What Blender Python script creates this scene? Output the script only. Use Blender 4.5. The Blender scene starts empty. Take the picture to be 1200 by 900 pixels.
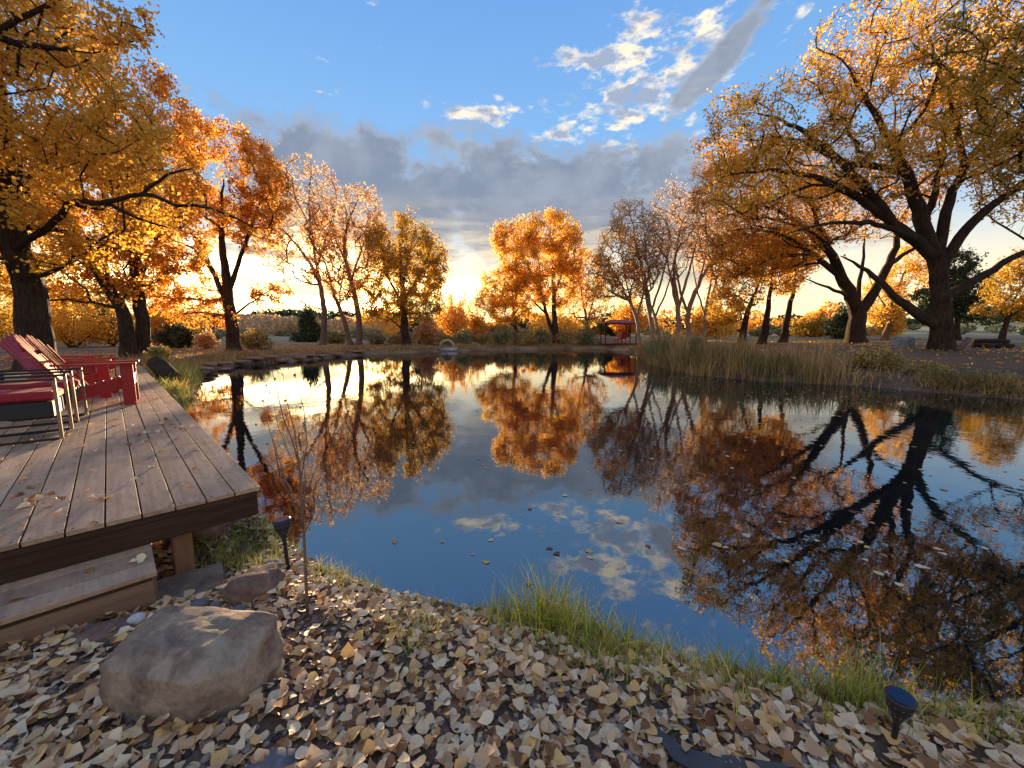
import bpy, bmesh, math, random
import numpy as np
from mathutils import Vector, Matrix
random.seed(7); RNG = np.random.default_rng(7)
sc = bpy.context.scene
COL = sc.collection
R = math.radians

# ------------------------------------------------------------------ camera
H = 1.70; PITCH = R(7.4); F = 470.0
cd = bpy.data.cameras.new("camera"); cam = bpy.data.objects.new("camera", cd); COL.objects.link(cam)
cam.location = (0, 0, H); cam.rotation_euler = (R(90) - PITCH, 0, 0)
cd.sensor_width = 36; cd.lens = 36 * F / 1200; cd.clip_start = 0.05; cd.clip_end = 6000
sc.camera = cam
SP, CP = math.sin(PITCH), math.cos(PITCH)

# ------------------------------------------------------------------ sky, sun, exposure
SUN_AZ, SUN_EL = R(-19.3), R(3.0)
sc.view_settings.view_transform = 'Standard'; sc.view_settings.look = 'None'
sc.view_settings.exposure = 1.9; sc.view_settings.gamma = 1.0
sc.cycles.max_bounces = 8; sc.cycles.transparent_max_bounces = 4
sc.cycles.use_denoising = True
w = bpy.data.worlds.new("World"); sc.world = w; w.use_nodes = True
def sky_world():
    nt = w.node_tree; N = nt.nodes; L = nt.links; N.clear()
    def new(t, **k):
        n = N.new(t)
        for a, v in k.items(): setattr(n, a, v)
        return n
    def m(op, a, b=None, c=None, clamp=False):
        n = new('ShaderNodeMath', operation=op, use_clamp=clamp)
        for i, v in enumerate((a, b, c)):
            if v is None: continue
            if isinstance(v, (int, float)): n.inputs[i].default_value = v
            else: L.new(v, n.inputs[i])
        return n.outputs[0]
    def ss(x, lo, hi, a=0.0, b=1.0):
        n = new('ShaderNodeMapRange', interpolation_type='SMOOTHSTEP', clamp=True)
        L.new(x, n.inputs[0])
        for i, v in enumerate((lo, hi, a, b)):
            if isinstance(v, (int, float)): n.inputs[i+1].default_value = v
            else: L.new(v, n.inputs[i+1])
        return n.outputs[0]
    def mix(f, a, b, blend='MIX'):
        n = new('ShaderNodeMix', data_type='RGBA', blend_type=blend)
        if isinstance(f, (int, float)): n.inputs[0].default_value = f
        else: L.new(f, n.inputs[0])
        for i, v in ((6, a), (7, b)):
            if isinstance(v, tuple): n.inputs[i].default_value = (*v, 1)
            else: L.new(v, n.inputs[i])
        return n.outputs[2]
    def noise(vec, scale, detail=6, rough=.55, dist=0):
        n = new('ShaderNodeTexNoise'); L.new(vec, n.inputs['Vector'])
        n.inputs['Scale'].default_value = scale; n.inputs['Detail'].default_value = detail
        n.inputs['Roughness'].default_value = rough; n.inputs['Distortion'].default_value = dist
        return n.outputs['Fac']
    tc = new('ShaderNodeTexCoord'); dirv = tc.outputs['Generated']
    sep = new('ShaderNodeSeparateXYZ'); L.new(dirv, sep.inputs[0])
    x, y, z = sep.outputs
    el = m('MULTIPLY', m('ARCSINE', z), 57.2958)
    az = m('MULTIPLY', m('ARCTAN2', x, y), 57.2958)
    sky = new('ShaderNodeTexSky', sky_type='NISHITA', sun_disc=False)
    sky.sun_elevation = SUN_EL; sky.sun_rotation = SUN_AZ; sky.air_density = 1.0; sky.dust_density = .4; sky.ozone_density = 2.5
    # planar cloud coordinates, so clouds flatten towards the horizon
    zz = m('ADD', m('MAXIMUM', z, 0.0), .09)
    cv = new('ShaderNodeCombineXYZ'); L.new(m('DIVIDE', x, zz), cv.inputs[0]); L.new(m('DIVIDE', y, zz), cv.inputs[1])
    cvs = new('ShaderNodeVectorMath', operation='MULTIPLY_ADD'); L.new(cv.outputs[0], cvs.inputs[0])
    cvs.inputs[1].default_value = (1, 1, 1); cvs.inputs[2].default_value = (.06, -.14, .12)
    n1 = noise(cv.outputs[0], 2.6, 8, .58, .25)
    n2 = noise(cvs.outputs[0], 2.6, 8, .58, .25)
    # ell(az0, el0, raz, rel): soft elliptical region
    def region(a0, e0, ra, re, tilt=0.0):
        da = m('SUBTRACT', az, a0); de = m('SUBTRACT', el, e0)
        if tilt: de = m('SUBTRACT', de, m('MULTIPLY', da, tilt))
        q = m('ADD', m('POWER', m('ABSOLUTE', m('DIVIDE', da, ra)), 2.0), m('POWER', m('ABSOLUTE', m('DIVIDE', de, re)), 2.0))
        return m('SUBTRACT', 1.0, m('SQRT', q))
    # thin puffs upper right
    nbig = noise(dirv, 3.0, 4, .5)
    nfine = noise(dirv, 14.0, 7, .62, .4)
    bst = new('ShaderNodeVectorMath', operation='MULTIPLY'); L.new(dirv, bst.inputs[0]); bst.inputs[1].default_value = (1, 1, 2.0)
    nmid = noise(bst.outputs[0], 6.5, 7, .6, .1)
    p1 = m('MAXIMUM', region(15, 28, 17, 9.5, .3), region(-4, 26.5, 6, 2))
    p1 = m('MAXIMUM', p1, region(-26, 37, 12, 4))
    nff = noise(dirv, 26.0, 8, .6, .5)
    pst = new('ShaderNodeVectorMath', operation='MULTIPLY'); L.new(dirv, pst.inputs[0]); pst.inputs[1].default_value = (1, 1, 2.3)
    pa = noise(pst.outputs[0], 10.0, 9, .60, .15); pb = noise(pst.outputs[0], 24.0, 7, .62, .1)
    puff = m('ADD', m('ADD', m('MULTIPLY', pa, .8), m('MULTIPLY', pb, .3)), m('MULTIPLY', m('MAXIMUM', p1, -.30), .17))
    puffm = m('MULTIPLY', ss(puff, .615, .735), .95)
    # grey bank
    bank = m('MAXIMUM', m('MAXIMUM', region(-20, 15.5, 26, 11), region(4, 16, 28, 10.0)), m('MAXIMUM', region(26, 13, 22, 9.5), region(25, 29, 7, 2.6, .7)))
    bankv = m('ADD', m('MULTIPLY', bank, .62), m('MULTIPLY', m('SUBTRACT', nmid, .5), 1.05))
    fill_clouds = m('MULTIPLY', m('SUBTRACT', 1.0, ss(y, .25, .6)), ss(nbig, .42, .62)); bankv = m('MAXIMUM', bankv, m('ADD', m('SUBTRACT', m('MULTIPLY', fill_clouds, .5), .25), m('MULTIPLY', m('SUBTRACT', nmid, .5), 1.2)))  # unseen clouds behind and overhead, added to warm the light on the foreground
    bankv = m('ADD', bankv, m('MULTIPLY', m('SUBTRACT', nfine, .5), .5))
    bankm = ss(bankv, .03, .26)
    edge = m('MULTIPLY', bankm, ss(bankv, .30, .06))
    # colours
    tx = m('ADD', m('MULTIPLY', noise(dirv, 9.0, 6, .55, .2), .6), m('MULTIPLY', nmid, .4))
    blue = mix(ss(el, 4, 55), (.17, .33, .52), (.062, .17, .43))
    col = mix(1.0, mix(.0, sky.outputs[0], (0, 0, 0)), (.10, .10, .10), 'MULTIPLY')     # nishita at strength .1
    col = mix(1.0, col, SKYTINT, 'MULTIPLY')
    col = mix(.85, col, blue)
    # warm band at the horizon, strongest round the sun
    sd = (math.sin(SUN_AZ)*math.cos(SUN_EL), math.cos(SUN_AZ)*math.cos(SUN_EL), math.sin(SUN_EL))
    dp = new('ShaderNodeVectorMath', operation='DOT_PRODUCT'); L.new(dirv, dp.inputs[0]); dp.inputs[1].default_value = sd
    ang = m('MULTIPLY', m('ARCCOSINE', m('MINIMUM', dp.outputs['Value'], .999999)), 57.2958)
    daz = m('ABSOLUTE', m('SUBTRACT', az, -24))
    warm = mix(ss(daz, 8, 110), (1.15, .86, .36), (.50, .43, .30))
    warmf = m('MULTIPLY', ss(el, 17, 1), .96)
    col = mix(warmf, col, warm)
    # streaks in the bright band
    st = new('ShaderNodeVectorMath', operation='MULTIPLY'); L.new(dirv, st.inputs[0]); st.inputs[1].default_value = (3, 3, 22)
    stn = noise(st.outputs[0], 1.6, 7, .6, .3)
    glow = m('MULTIPLY', ss(m('ADD', m('ABSOLUTE', m('SUBTRACT', az, -27)), m('MULTIPLY', m('ABSOLUTE', m('SUBTRACT', el, 5.5)), 3.4)), 31, 8), ss(stn, .42, .56))
    # cloud shading
    low = ss(el, 19, 7)
    gcol = mix(low, mix(ss(tx, .40, .62), (.120, .145, .195), (.17, .195, .24)), mix(ss(stn, .4, .62), (.22, .20, .19), (.55, .46, .30)))
    gcol = mix(m('MULTIPLY', edge, .5), gcol, (.40, .41, .42))
    gcol = mix(ss(y, .45, -.2), gcol, mix(tx, (.75, .60, .46), (.45, .38, .34)))  # added clouds out of view turn cream, so their light is less blue
    bankf = m('MULTIPLY', bankm, ss(el, 3, 9))
    col = mix(m('MULTIPLY', bankf, .95), col, gcol)
    lit = ss(m('SUBTRACT', noise(pst.outputs[0], 15.0, 5, .55), m('MULTIPLY', ss(puff, .66, .76), .12)), .36, .56)
    pcol = mix(lit, (.19, .225, .30), (.62, .53, .38))
    col = mix(m('MULTIPLY', puffm, m('SUBTRACT', 1.0, m('MULTIPLY', bankf, .88))), col, pcol)
    col = mix(m('MULTIPLY', glow, .9), col, (5.5, 3.9, 1.7))
    halo = m('POWER', ss(ang, 9, 0), 2.5)
    col = mix(m('MULTIPLY', halo, .9), col, (9.0, 5.8, 2.0))
    disc = ss(ang, .95, .55)
    col = mix(disc, col, (30.0, 20.0, 9.0))
    col = mix(ss(el, 0, -2), col, (.12, .10, .08))
    bg = new('ShaderNodeBackground'); L.new(col, bg.inputs[0]); bg.inputs[1].default_value = SKYSTR
    out = new('ShaderNodeOutputWorld'); L.new(bg.outputs[0], out.inputs[0])
SKYTINT = (1.0, 1.0, 1.0); SKYSTR = 0.56
sky_world()
ld = bpy.data.lights.new("sun", 'SUN'); sun = bpy.data.objects.new("sun", ld); COL.objects.link(sun)
ld.energy = 5.0; ld.angle = R(.6); ld.color = (1.0, .74, .42)
sdir = Vector((math.sin(SUN_AZ)*math.cos(SUN_EL), math.cos(SUN_AZ)*math.cos(SUN_EL), math.sin(SUN_EL)))
sun.rotation_euler = sdir.to_track_quat('Z', 'Y').to_euler(); sun.location = sdir*100

# ------------------------------------------------------------------ helpers
def at(px, py, Y):                                     # world point seen at photo pixel (px,py) at distance Y in front
    u = (px-600)/F; v = (py-450)/F; t = Y/(CP - v*SP)
    return np.array((u*t, Y, H - t*(SP + v*CP)))
def at_z(px, py, z=0.0):
    u = (px-600)/F; v = (py-450)/F; t = (H-z)/(SP + v*CP)
    return np.array((u*t, t*(CP - v*SP), z))
def smooth(x, a, b):
    t = np.clip((x-a)/(b-a), 0, 1); return t*t*(3-2*t)
def mesh_from(name, V, Fc, mats=(), smooth_=False, uniform=None):
    me = bpy.data.meshes.new(name)
    V = np.asarray(V, dtype=np.float32).reshape(-1, 3)
    if uniform:
        Fa = np.asarray(Fc, dtype=np.int32).reshape(-1, uniform)
        me.vertices.add(len(V)); me.vertices.foreach_set('co', V.ravel())
        me.loops.add(Fa.size); me.loops.foreach_set('vertex_index', Fa.ravel())
        me.polygons.add(len(Fa)); me.polygons.foreach_set('loop_start', np.arange(0, Fa.size, uniform, dtype=np.int32))
        me.update(calc_edges=True)
    else:
        me.from_pydata([tuple(v) for v in V.tolist()], [], [tuple(f) for f in Fc]); me.update()
    for mt in mats: me.materials.append(mt)
    if smooth_: me.polygons.foreach_set('use_smooth', np.ones(len(me.polygons), dtype=bool))
    return me
def link(name, me, parent=None, loc=None):
    o = bpy.data.objects.new(name, me); COL.objects.link(o)
    if loc is not None: o.location = tuple(loc)
    if parent: o.parent = parent
    return o
def tag(o, label=None, cat=None, group=None, kind=None):
    if label: o['label'] = label
    if cat: o['category'] = cat
    if group: o['group'] = group
    if kind: o['kind'] = kind
    return o
def thing(name, label, cat, loc=(0, 0, 0), rz=0, group=None):
    o = bpy.data.objects.new(name, None); COL.objects.link(o); o.location = tuple(loc); o.rotation_euler = (0, 0, rz)
    o.empty_display_size = .2
    return tag(o, label, cat, group)
def copy_tree(o, parent=None):
    c = o.copy(); COL.objects.link(c); c.parent = parent
    for ch in list(o.children): copy_tree(ch, c)
    return c

class MB:                                              # collects geometry for ONE mesh
    def __init__(s): s.v = []; s.f = []
    def add(s, V, Fc):
        n = len(s.v); s.v += [tuple(map(float, v)) for v in V]; s.f += [tuple(i+n for i in f) for f in Fc]; return s
    def box(s, c, d, rot=None, bev=0.0):
        x, y, z = d[0]/2, d[1]/2, d[2]/2; b = min(bev, x*.5, y*.5, z*.5)
        if b <= 0:
            V = [(i*x, j*y, k*z) for i in (-1, 1) for j in (-1, 1) for k in (-1, 1)]
            Fc = [(0,1,3,2),(4,6,7,5),(0,4,5,1),(2,3,7,6),(0,2,6,4),(1,5,7,3)]
        else:
            bm = bmesh.new(); bmesh.ops.create_cube(bm, size=1)
            for q in bm.verts: q.co = Vector((q.co.x*d[0], q.co.y*d[1], q.co.z*d[2]))
            bmesh.ops.bevel(bm, geom=bm.edges[:], offset=b, segments=1, affect='EDGES')
            bm.verts.index_update(); V = [tuple(q.co) for q in bm.verts]; Fc = [tuple(q.index for q in f.verts) for f in bm.faces]; bm.free()
        M = rot if rot is not None else Matrix.Identity(3)
        return s.add([tuple(M @ Vector(v) + Vector(c)) for v in V], Fc)
    def bar(s, a, b, w_, h_, bev=0.0, up=(0, 0, 1)):   # box from a to b
        a = Vector(a); b = Vector(b); d = b-a; L_ = d.length; X = d.normalized(); U = Vector(up)
        Yv = U.cross(X); Yv = Yv.normalized() if Yv.length > 1e-5 else Vector((0, 1, 0)); Z = X.cross(Yv)
        M = Matrix((X, Yv, Z)).transposed()
        return s.box((a+b)/2, (L_, w_, h_), M, bev)
    def tube(s, pts, rad, k=8, cap=True):
        P = [Vector(p) for p in pts]; n = len(P)
        if not hasattr(rad, '__len__'): rad = [rad]*n
        V = []; 
        for i in range(n):
            T = (P[min(i+1, n-1)] - P[max(i-1, 0)]).normalized()
            A = T.cross(Vector((0, 0, 1))) if abs(T.z) < .95 else T.cross(Vector((1, 0, 0)))
            A.normalize(); B = T.cross(A)
            for j in range(k):
                an = 2*math.pi*j/k; V.append(P[i] + (A*math.cos(an) + B*math.sin(an))*rad[i])
        Fc = [(i*k+j, i*k+(j+1) % k, (i+1)*k+(j+1) % k, (i+1)*k+j) for i in range(n-1) for j in range(k)]
        if cap: Fc += [tuple(range(k-1, -1, -1)), tuple((n-1)*k+j for j in range(k))]
        return s.add(V, Fc)
    def lathe(s, prof, k=16, c=(0, 0, 0)):
        V = [(c[0]+r*math.cos(2*math.pi*j/k), c[1]+r*math.sin(2*math.pi*j/k), c[2]+z) for r, z in prof for j in range(k)]
        n = len(prof)
        Fc = [(i*k+j, i*k+(j+1) % k, (i+1)*k+(j+1) % k, (i+1)*k+j) for i in range(n-1) for j in range(k)]
        Fc += [tuple(range(k-1, -1, -1)), tuple((n-1)*k+j for j in range(k))]
        return s.add(V, Fc)
    def build(s, name, mt, parent=None, sm=False):
        return link(name, mesh_from(name, s.v, s.f, [mt], sm), parent)

# ------------------------------------------------------------------ materials
def nodes(name):
    mt = bpy.data.materials.new(name); mt.use_nodes = True; nt = mt.node_tree
    b = nt.nodes['Principled BSDF']; return mt, nt, b
def ramp(nt, fac, stops):
    r = nt.nodes.new('ShaderNodeValToRGB'); e = r.color_ramp.elements
    while len(e) < len(stops): e.new(.5)
    for q, (p, c) in zip(e, stops): q.position = p; q.color = (*c, 1)
    nt.links.new(fac, r.inputs[0]); return r.outputs[0]
def tex(nt, scale, detail=5, rough=.6, dist=0, coord='Object', stretch=None):
    tc = nt.nodes.new('ShaderNodeTexCoord'); src = tc.outputs[coord]
    if stretch:
        mp = nt.nodes.new('ShaderNodeMapping'); mp.inputs['Scale'].default_value = stretch; nt.links.new(src, mp.inputs[0]); src = mp.outputs[0]
    n = nt.nodes.new('ShaderNodeTexNoise'); nt.links.new(src, n.inputs['Vector'])
    n.inputs['Scale'].default_value = scale; n.inputs['Detail'].default_value = detail; n.inputs['Roughness'].default_value = rough; n.inputs['Distortion'].default_value = dist
    return n.outputs['Fac']
def math_(nt, op, a, b=None):
    n = nt.nodes.new('ShaderNodeMath'); n.operation = op
    for i, v in enumerate((a, b)):
        if v is None: continue
        if isinstance(v, (int, float)): n.inputs[i].default_value = v
        else: nt.links.new(v, n.inputs[i])
    return n.outputs[0]
def mixc(nt, f, a, b, blend='MIX'):
    n = nt.nodes.new('ShaderNodeMix'); n.data_type = 'RGBA'; n.blend_type = blend
    if isinstance(f, (int, float)): n.inputs[0].default_value = f
    else: nt.links.new(f, n.inputs[0])
    for i, v in ((6, a), (7, b)):
        if isinstance(v, tuple): n.inputs[i].default_value = (*v, 1)
        else: nt.links.new(v, n.inputs[i])
    return n.outputs[2]
def bump(nt, b, h, strength=.4, dist=.02):
    n = nt.nodes.new('ShaderNodeBump'); n.inputs['Strength'].default_value = strength; n.inputs['Distance'].default_value = dist
    nt.links.new(h, n.inputs['Height']); nt.links.new(n.outputs[0], b.inputs['Normal'])
def simple(name, c1, c2=None, scale=6, rough=.7, metal=0, bmp=.3, bd=.01, stretch=None, coord='Object', spec=.5, objvar=0.0):
    mt, nt, b = nodes(name); c2 = c2 or tuple(x*.7 for x in c1)
    f = tex(nt, scale, 7, .62, .2, coord, stretch)
    c = ramp(nt, f, [(.3, c2), (.7, c1)])
    if objvar:
        oi = nt.nodes.new('ShaderNodeObjectInfo'); hv = nt.nodes.new('ShaderNodeHueSaturation')
        nt.links.new(math_(nt, 'ADD', math_(nt, 'MULTIPLY', oi.outputs['Random'], 2*objvar), 1-objvar), hv.inputs['Value'])
        nt.links.new(c, hv.inputs['Color']); c = hv.outputs[0]
    nt.links.new(c, b.inputs['Base Color'])
    b.inputs['Roughness'].default_value = rough; b.inputs['Metallic'].default_value = metal; b.inputs['Specular IOR Level'].default_value = spec
    if bmp: bump(nt, b, tex(nt, scale*3, 6, .65, .1, coord, stretch), bmp, bd)
    return mt
def leafmat(name, cols, clump=.35, trans=.5, rough=.55, scale=.45):
    # cols: four base colours of real leaves; per-leaf random plus large clumps of hue
    mt, nt, b = nodes(name); g = nt.nodes.new('ShaderNodeNewGeometry'); oi = nt.nodes.new('ShaderNodeObjectInfo')
    isl = math_(nt, 'FRACT', math_(nt, 'ADD', g.outputs['Random Per Island'], oi.outputs['Random']))
    n = tex(nt, scale, 3, .5)
    f = math_(nt, 'ADD', math_(nt, 'MULTIPLY', isl, 1-clump), math_(nt, 'MULTIPLY', math_(nt, 'MULTIPLY', math_(nt, 'SUBTRACT', n, .28), 2.2), clump))
    k = len(cols); c = ramp(nt, f, [((i+.3)/k, q) for i, q in enumerate(cols)])
    nt.links.new(c, b.inputs['Base Color']); b.inputs['Roughness'].default_value = rough
    b.inputs['Specular IOR Level'].default_value = .35
    tr = nt.nodes.new('ShaderNodeBsdfTranslucent'); nt.links.new(c, tr.inputs[0])
    mx = nt.nodes.new('ShaderNodeMixShader'); mx.inputs[0].default_value = trans
    nt.links.new(b.outputs[0], mx.inputs[1]); nt.links.new(tr.outputs[0], mx.inputs[2])
    nt.links.new(mx.outputs[0], nt.nodes['Material Output'].inputs[0]); return mt
M = {}
def bark_mat(name, c1, c2):
    mt, nt, b = nodes(name); f = tex(nt, 7, 8, .7, .5, 'Object', (3.4, 3.4, .45)); f2 = tex(nt, 1.3, 4, .6)
    c = ramp(nt, f, [(.40, c2), (.52, tuple((p+q)/2 for p, q in zip(c1, c2))), (.62, c1)]); c = mixc(nt, .35, c, ramp(nt, f2, [(.35, c2), (.65, c1)]))
    nt.links.new(c, b.inputs['Base Color']); b.inputs['Roughness'].default_value = .92; b.inputs['Specular IOR Level'].default_value = .2; bump(nt, b, f, 1.0, .09); return mt
M['bark'] = bark_mat('bark', (.125, .072, .042), (.016, .009, .006))
M['bark_tan'] = simple('bark_tan', (.40, .25, .16), (.22, .13, .085), 6, .9, bmp=.5, bd=.03, stretch=(4, 4, .8))
M['bark_pale'] = simple('bark_pale', (.22, .14, .10), (.09, .055, .038), 6, .9, bmp=.6, bd=.03, stretch=(4, 4, .8))
M['gold'] = leafmat('leaf_gold', [(.50, .23, .025), (.74, .38, .04), (.88, .51, .065), (.94, .61, .12)], trans=.6)
M['orange'] = leafmat('leaf_orange', [(.44, .165, .025), (.70, .29, .03), (.84, .41, .05), (.90, .52, .10)], trans=.6)
M['olive'] = leafmat('leaf_olive', [(.20, .16, .025), (.42, .26, .03), (.68, .38, .04), (.84, .48, .07)], trans=.55)
M['rust'] = leafmat('leaf_rust', [(.36, .20, .10), (.56, .33, .16), (.72, .45, .22), (.82, .56, .30)], trans=.55)
M['juniper'] = leafmat('leaf_juniper', [(.025, .04, .018), (.04, .06, .022), (.06, .085, .03), (.10, .11, .04)], trans=.25)
M['scrub'] = leafmat('leaf_scrub', [(.15, .12, .035), (.30, .22, .06), (.46, .32, .10), (.58, .42, .17)], trans=.3)
M['sage'] = leafmat('leaf_sage', [(.11, .12, .05), (.20, .20, .08), (.30, .28, .12), (.40, .34, .16)], trans=.3)
M['litter'] = leafmat('leaf_litter', [(.14, .05, .015), (.40, .18, .06), (.66, .40, .20), (.82, .55, .29), (.90, .67, .40), (.80, .44, .13)], clump=.1, trans=.2, rough=.55)
M['grass'] = leafmat('grass_blade', [(.10, .14, .02), (.28, .32, .04), (.56, .50, .08), (.74, .56, .22)], clump=.35, trans=.45, scale=1.5)
M['reed'] = leafmat('reed_blade', [(.06, .07, .02), (.20, .16, .045), (.46, .25, .08), (.70, .42, .17)], clump=.4, trans=.3, scale=.5)

# ------------------------------------------------------------------ pond outline and ground height
near_px = [(300, 588), (338, 622), (372, 652), (415, 676), (470, 692), (540, 706), (600, 716), (660, 728), (720, 742), (780, 758), (850, 776), (930, 792), (1000, 802), (1060, 812), (1130, 818), (1200, 812)]
shore = [tuple(at_z(px, py, .12)[:2]) for px, py in near_px]
shore += [(4.2, 2.3), (8, 3.0), (12.5, 5.2), (14.6, 8.2)]
far_px = [(1215, 470), (1130, 463), (1060, 457), (1000, 451), (900, 447), (820, 440), (768, 427), (752, 417), (735, 411), (700, 409.5), (600, 410), (540, 411.5), (500, 412.5), (420, 416), (330, 425), (270, 429), (240, 436), (232, 448), (222, 470)]
shore += [tuple(at_z(px, py)[:2]) for px, py in far_px]
shore += [(-7.6, 8.2), (-5.8, 6.6), (-4.0, 4.9), (-2.7, 3.7)]
S = np.array(shore)
def subdiv(S, it=2):
    for _ in range(it):
        A = S; B = np.roll(S, -1, 0); S = np.stack([A*.75+B*.25, A*.25+B*.75], 1).reshape(-1, 2)
    return S
S = subdiv(S, 2)
def sdist(X, Y):                                       # >0 on land, <0 in the pond
    X = np.asarray(X, float); Y = np.asarray(Y, float); sh = X.shape; P = np.stack([X.ravel(), Y.ravel()], 1)
    best = np.full(len(P), 1e18); inside = np.zeros(len(P), bool)
    for a, b in zip(S, np.roll(S, -1, 0)):
        d = b-a; t = np.clip(((P-a)@d)/(d@d), 0, 1); q = a + t[:, None]*d
        best = np.minimum(best, ((P-q)**2).sum(1))
        c = ((a[1] > P[:, 1]) != (b[1] > P[:, 1])); 
        with np.errstate(divide='ignore', invalid='ignore'):
            xi = (b[0]-a[0])*(P[:, 1]-a[1])/(b[1]-a[1]) + a[0]
        inside ^= c & (P[:, 0] < xi)
    s = np.sqrt(best); s[inside] *= -1; return s.reshape(sh)
def vnoise(x, y, s, seed=0):
    x = x*s + seed*17.3; y = y*s - seed*9.1
    xi = np.floor(x); yi = np.floor(y); fx = x-xi; fy = y-yi; fx = fx*fx*(3-2*fx); fy = fy*fy*(3-2*fy)
    def h(a, b): v = np.sin(a*127.1 + b*311.7 + seed)*43758.5453; return v-np.floor(v)
    return (h(xi, yi)*(1-fx)+h(xi+1, yi)*fx)*(1-fy) + (h(xi, yi+1)*(1-fx)+h(xi+1, yi+1)*fx)*fy - .5
def ground_z(X, Y):
    X = np.asarray(X, float); Y = np.asarray(Y, float); d = sdist(X, Y)
    r = np.sqrt(X*X+Y*Y)
    near = smooth(r, 9, 5)
    z = .12*smooth(d, 0, .12) + .12*smooth(d, .05, .5) + (.04+.06*near*smooth(d, .6, 1.6))
    far = smooth(Y, 5, 11)
    z = z + (.62*smooth(X, -4, 10)+.0)*smooth(d, .5, 9)*far + .12*smooth(d, 2, 20)*far
    lf = smooth(X, -7, -12)*smooth(Y, 4, 8)
    z = z + .12*lf*smooth(d, 1, 5)
    # under the deck the bank falls away
    und = smooth(X, -1.45, -1.95)*smooth(Y, 1.75, 2.4)*smooth(Y, 11, 7)
    z = z - .17*und*smooth(d, .0, .3)
    z = z + vnoise(X, Y, 1.7, 1)*.05*smooth(d, 0, .6) + vnoise(X, Y, 6, 2)*.022*smooth(d, 0, .3) + vnoise(X, Y, .25, 3)*.12*smooth(r, 10, 25)*smooth(d, 1, 5)
    # low hills far off to the left and behind
    azm = np.arctan2(X, Y)
    hill = smooth(r, 90, 420)*(9*np.exp(-((azm+.48)/.20)**2) + 4*np.exp(-((azm+.85)/.25)**2) + 5.0*np.exp(-((azm-.86)/.22)**2)+1.2)
    z = z + hill*(1+.5*vnoise(X, Y, .012, 5)) + vnoise(X, Y, .03, 6)*1.2*smooth(r, 70, 200)
    z = np.where(d < 0, -.05 - .9*smooth(-d, 0, 1.5), z)
    return z
gz = lambda x, y: float(ground_z(np.array([x]), np.array([y]))[0])

def ground_mat():
    mt, nt, b = nodes('ground_soil')
    f = tex(nt, .35, 8, .6); f2 = tex(nt, 9, 6, .7); f3 = tex(nt, 38, 4, .7)
    soil = ramp(nt, f2, [(.3, (.06, .032, .020)), (.55, (.15, .09, .06)), (.75, (.26, .17, .12))])
    dry = ramp(nt, f3, [(.35, (.16, .12, .055)), (.5, (.30, .22, .11)), (.65, (.50, .33, .16))])
    geo = nt.nodes.new('ShaderNodeNewGeometry'); sp = nt.nodes.new('ShaderNodeSeparateXYZ'); nt.links.new(geo.outputs['Position'], sp.inputs[0])
    mr = nt.nodes.new('ShaderNodeMapRange'); nt.links.new(sp.outputs[1], mr.inputs[0]); mr.inputs[1].default_value = 14; mr.inputs[2].default_value = 30
    fac = math_(nt, 'MULTIPLY', math_(nt, 'ADD', math_(nt, 'MULTIPLY', mr.outputs[0], .75), .25), ramp(nt, f, [(.4, (0, 0, 0)), (.6, (1, 1, 1))]))
    c = mixc(nt, fac, soil, dry)
    straw = ramp(nt, tex(nt, .06, 5, .5), [(.42, (.26, .20, .08)), (.55, (.60, .43, .20))])
    mr2 = nt.nodes.new('ShaderNodeMapRange'); nt.links.new(sp.outputs[1], mr2.inputs[0]); mr2.inputs[1].default_value = 40; mr2.inputs[2].default_value = 90
    c = mixc(nt, mr2.outputs[0], c, straw)
    nt.links.new(c, b.inputs['Base Color']); b.inputs['Roughness'].default_value = .95; b.inputs['Specular IOR Level'].default_value = .15
    bump(nt, b, tex(nt, 30, 6, .7), .8, .02); return mt
def make_ground():
    n = 340; k = 8.3
    s = np.linspace(-1, 1, n); ax = np.sinh(s*k)/math.sinh(k)*2600
    s2 = np.linspace(-.75, 1, n); ay = np.sinh(s2*k)/math.sinh(k)*2600
    X, Y = np.meshgrid(ax, ay+2.0); Z = ground_z(X, Y)
    V = np.stack([X, Y, Z], -1).reshape(-1, 3)
    i = np.arange(n-1)[:, None]*n + np.arange(n-1)[None, :]
    Fc = np.stack([i, i+1, i+n+1, i+n], -1).reshape(-1, 4)
    o = link('ground', mesh_from('ground', V, Fc, [ground_mat()], True, 4)); tag(o, kind='structure')
make_ground()

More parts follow.
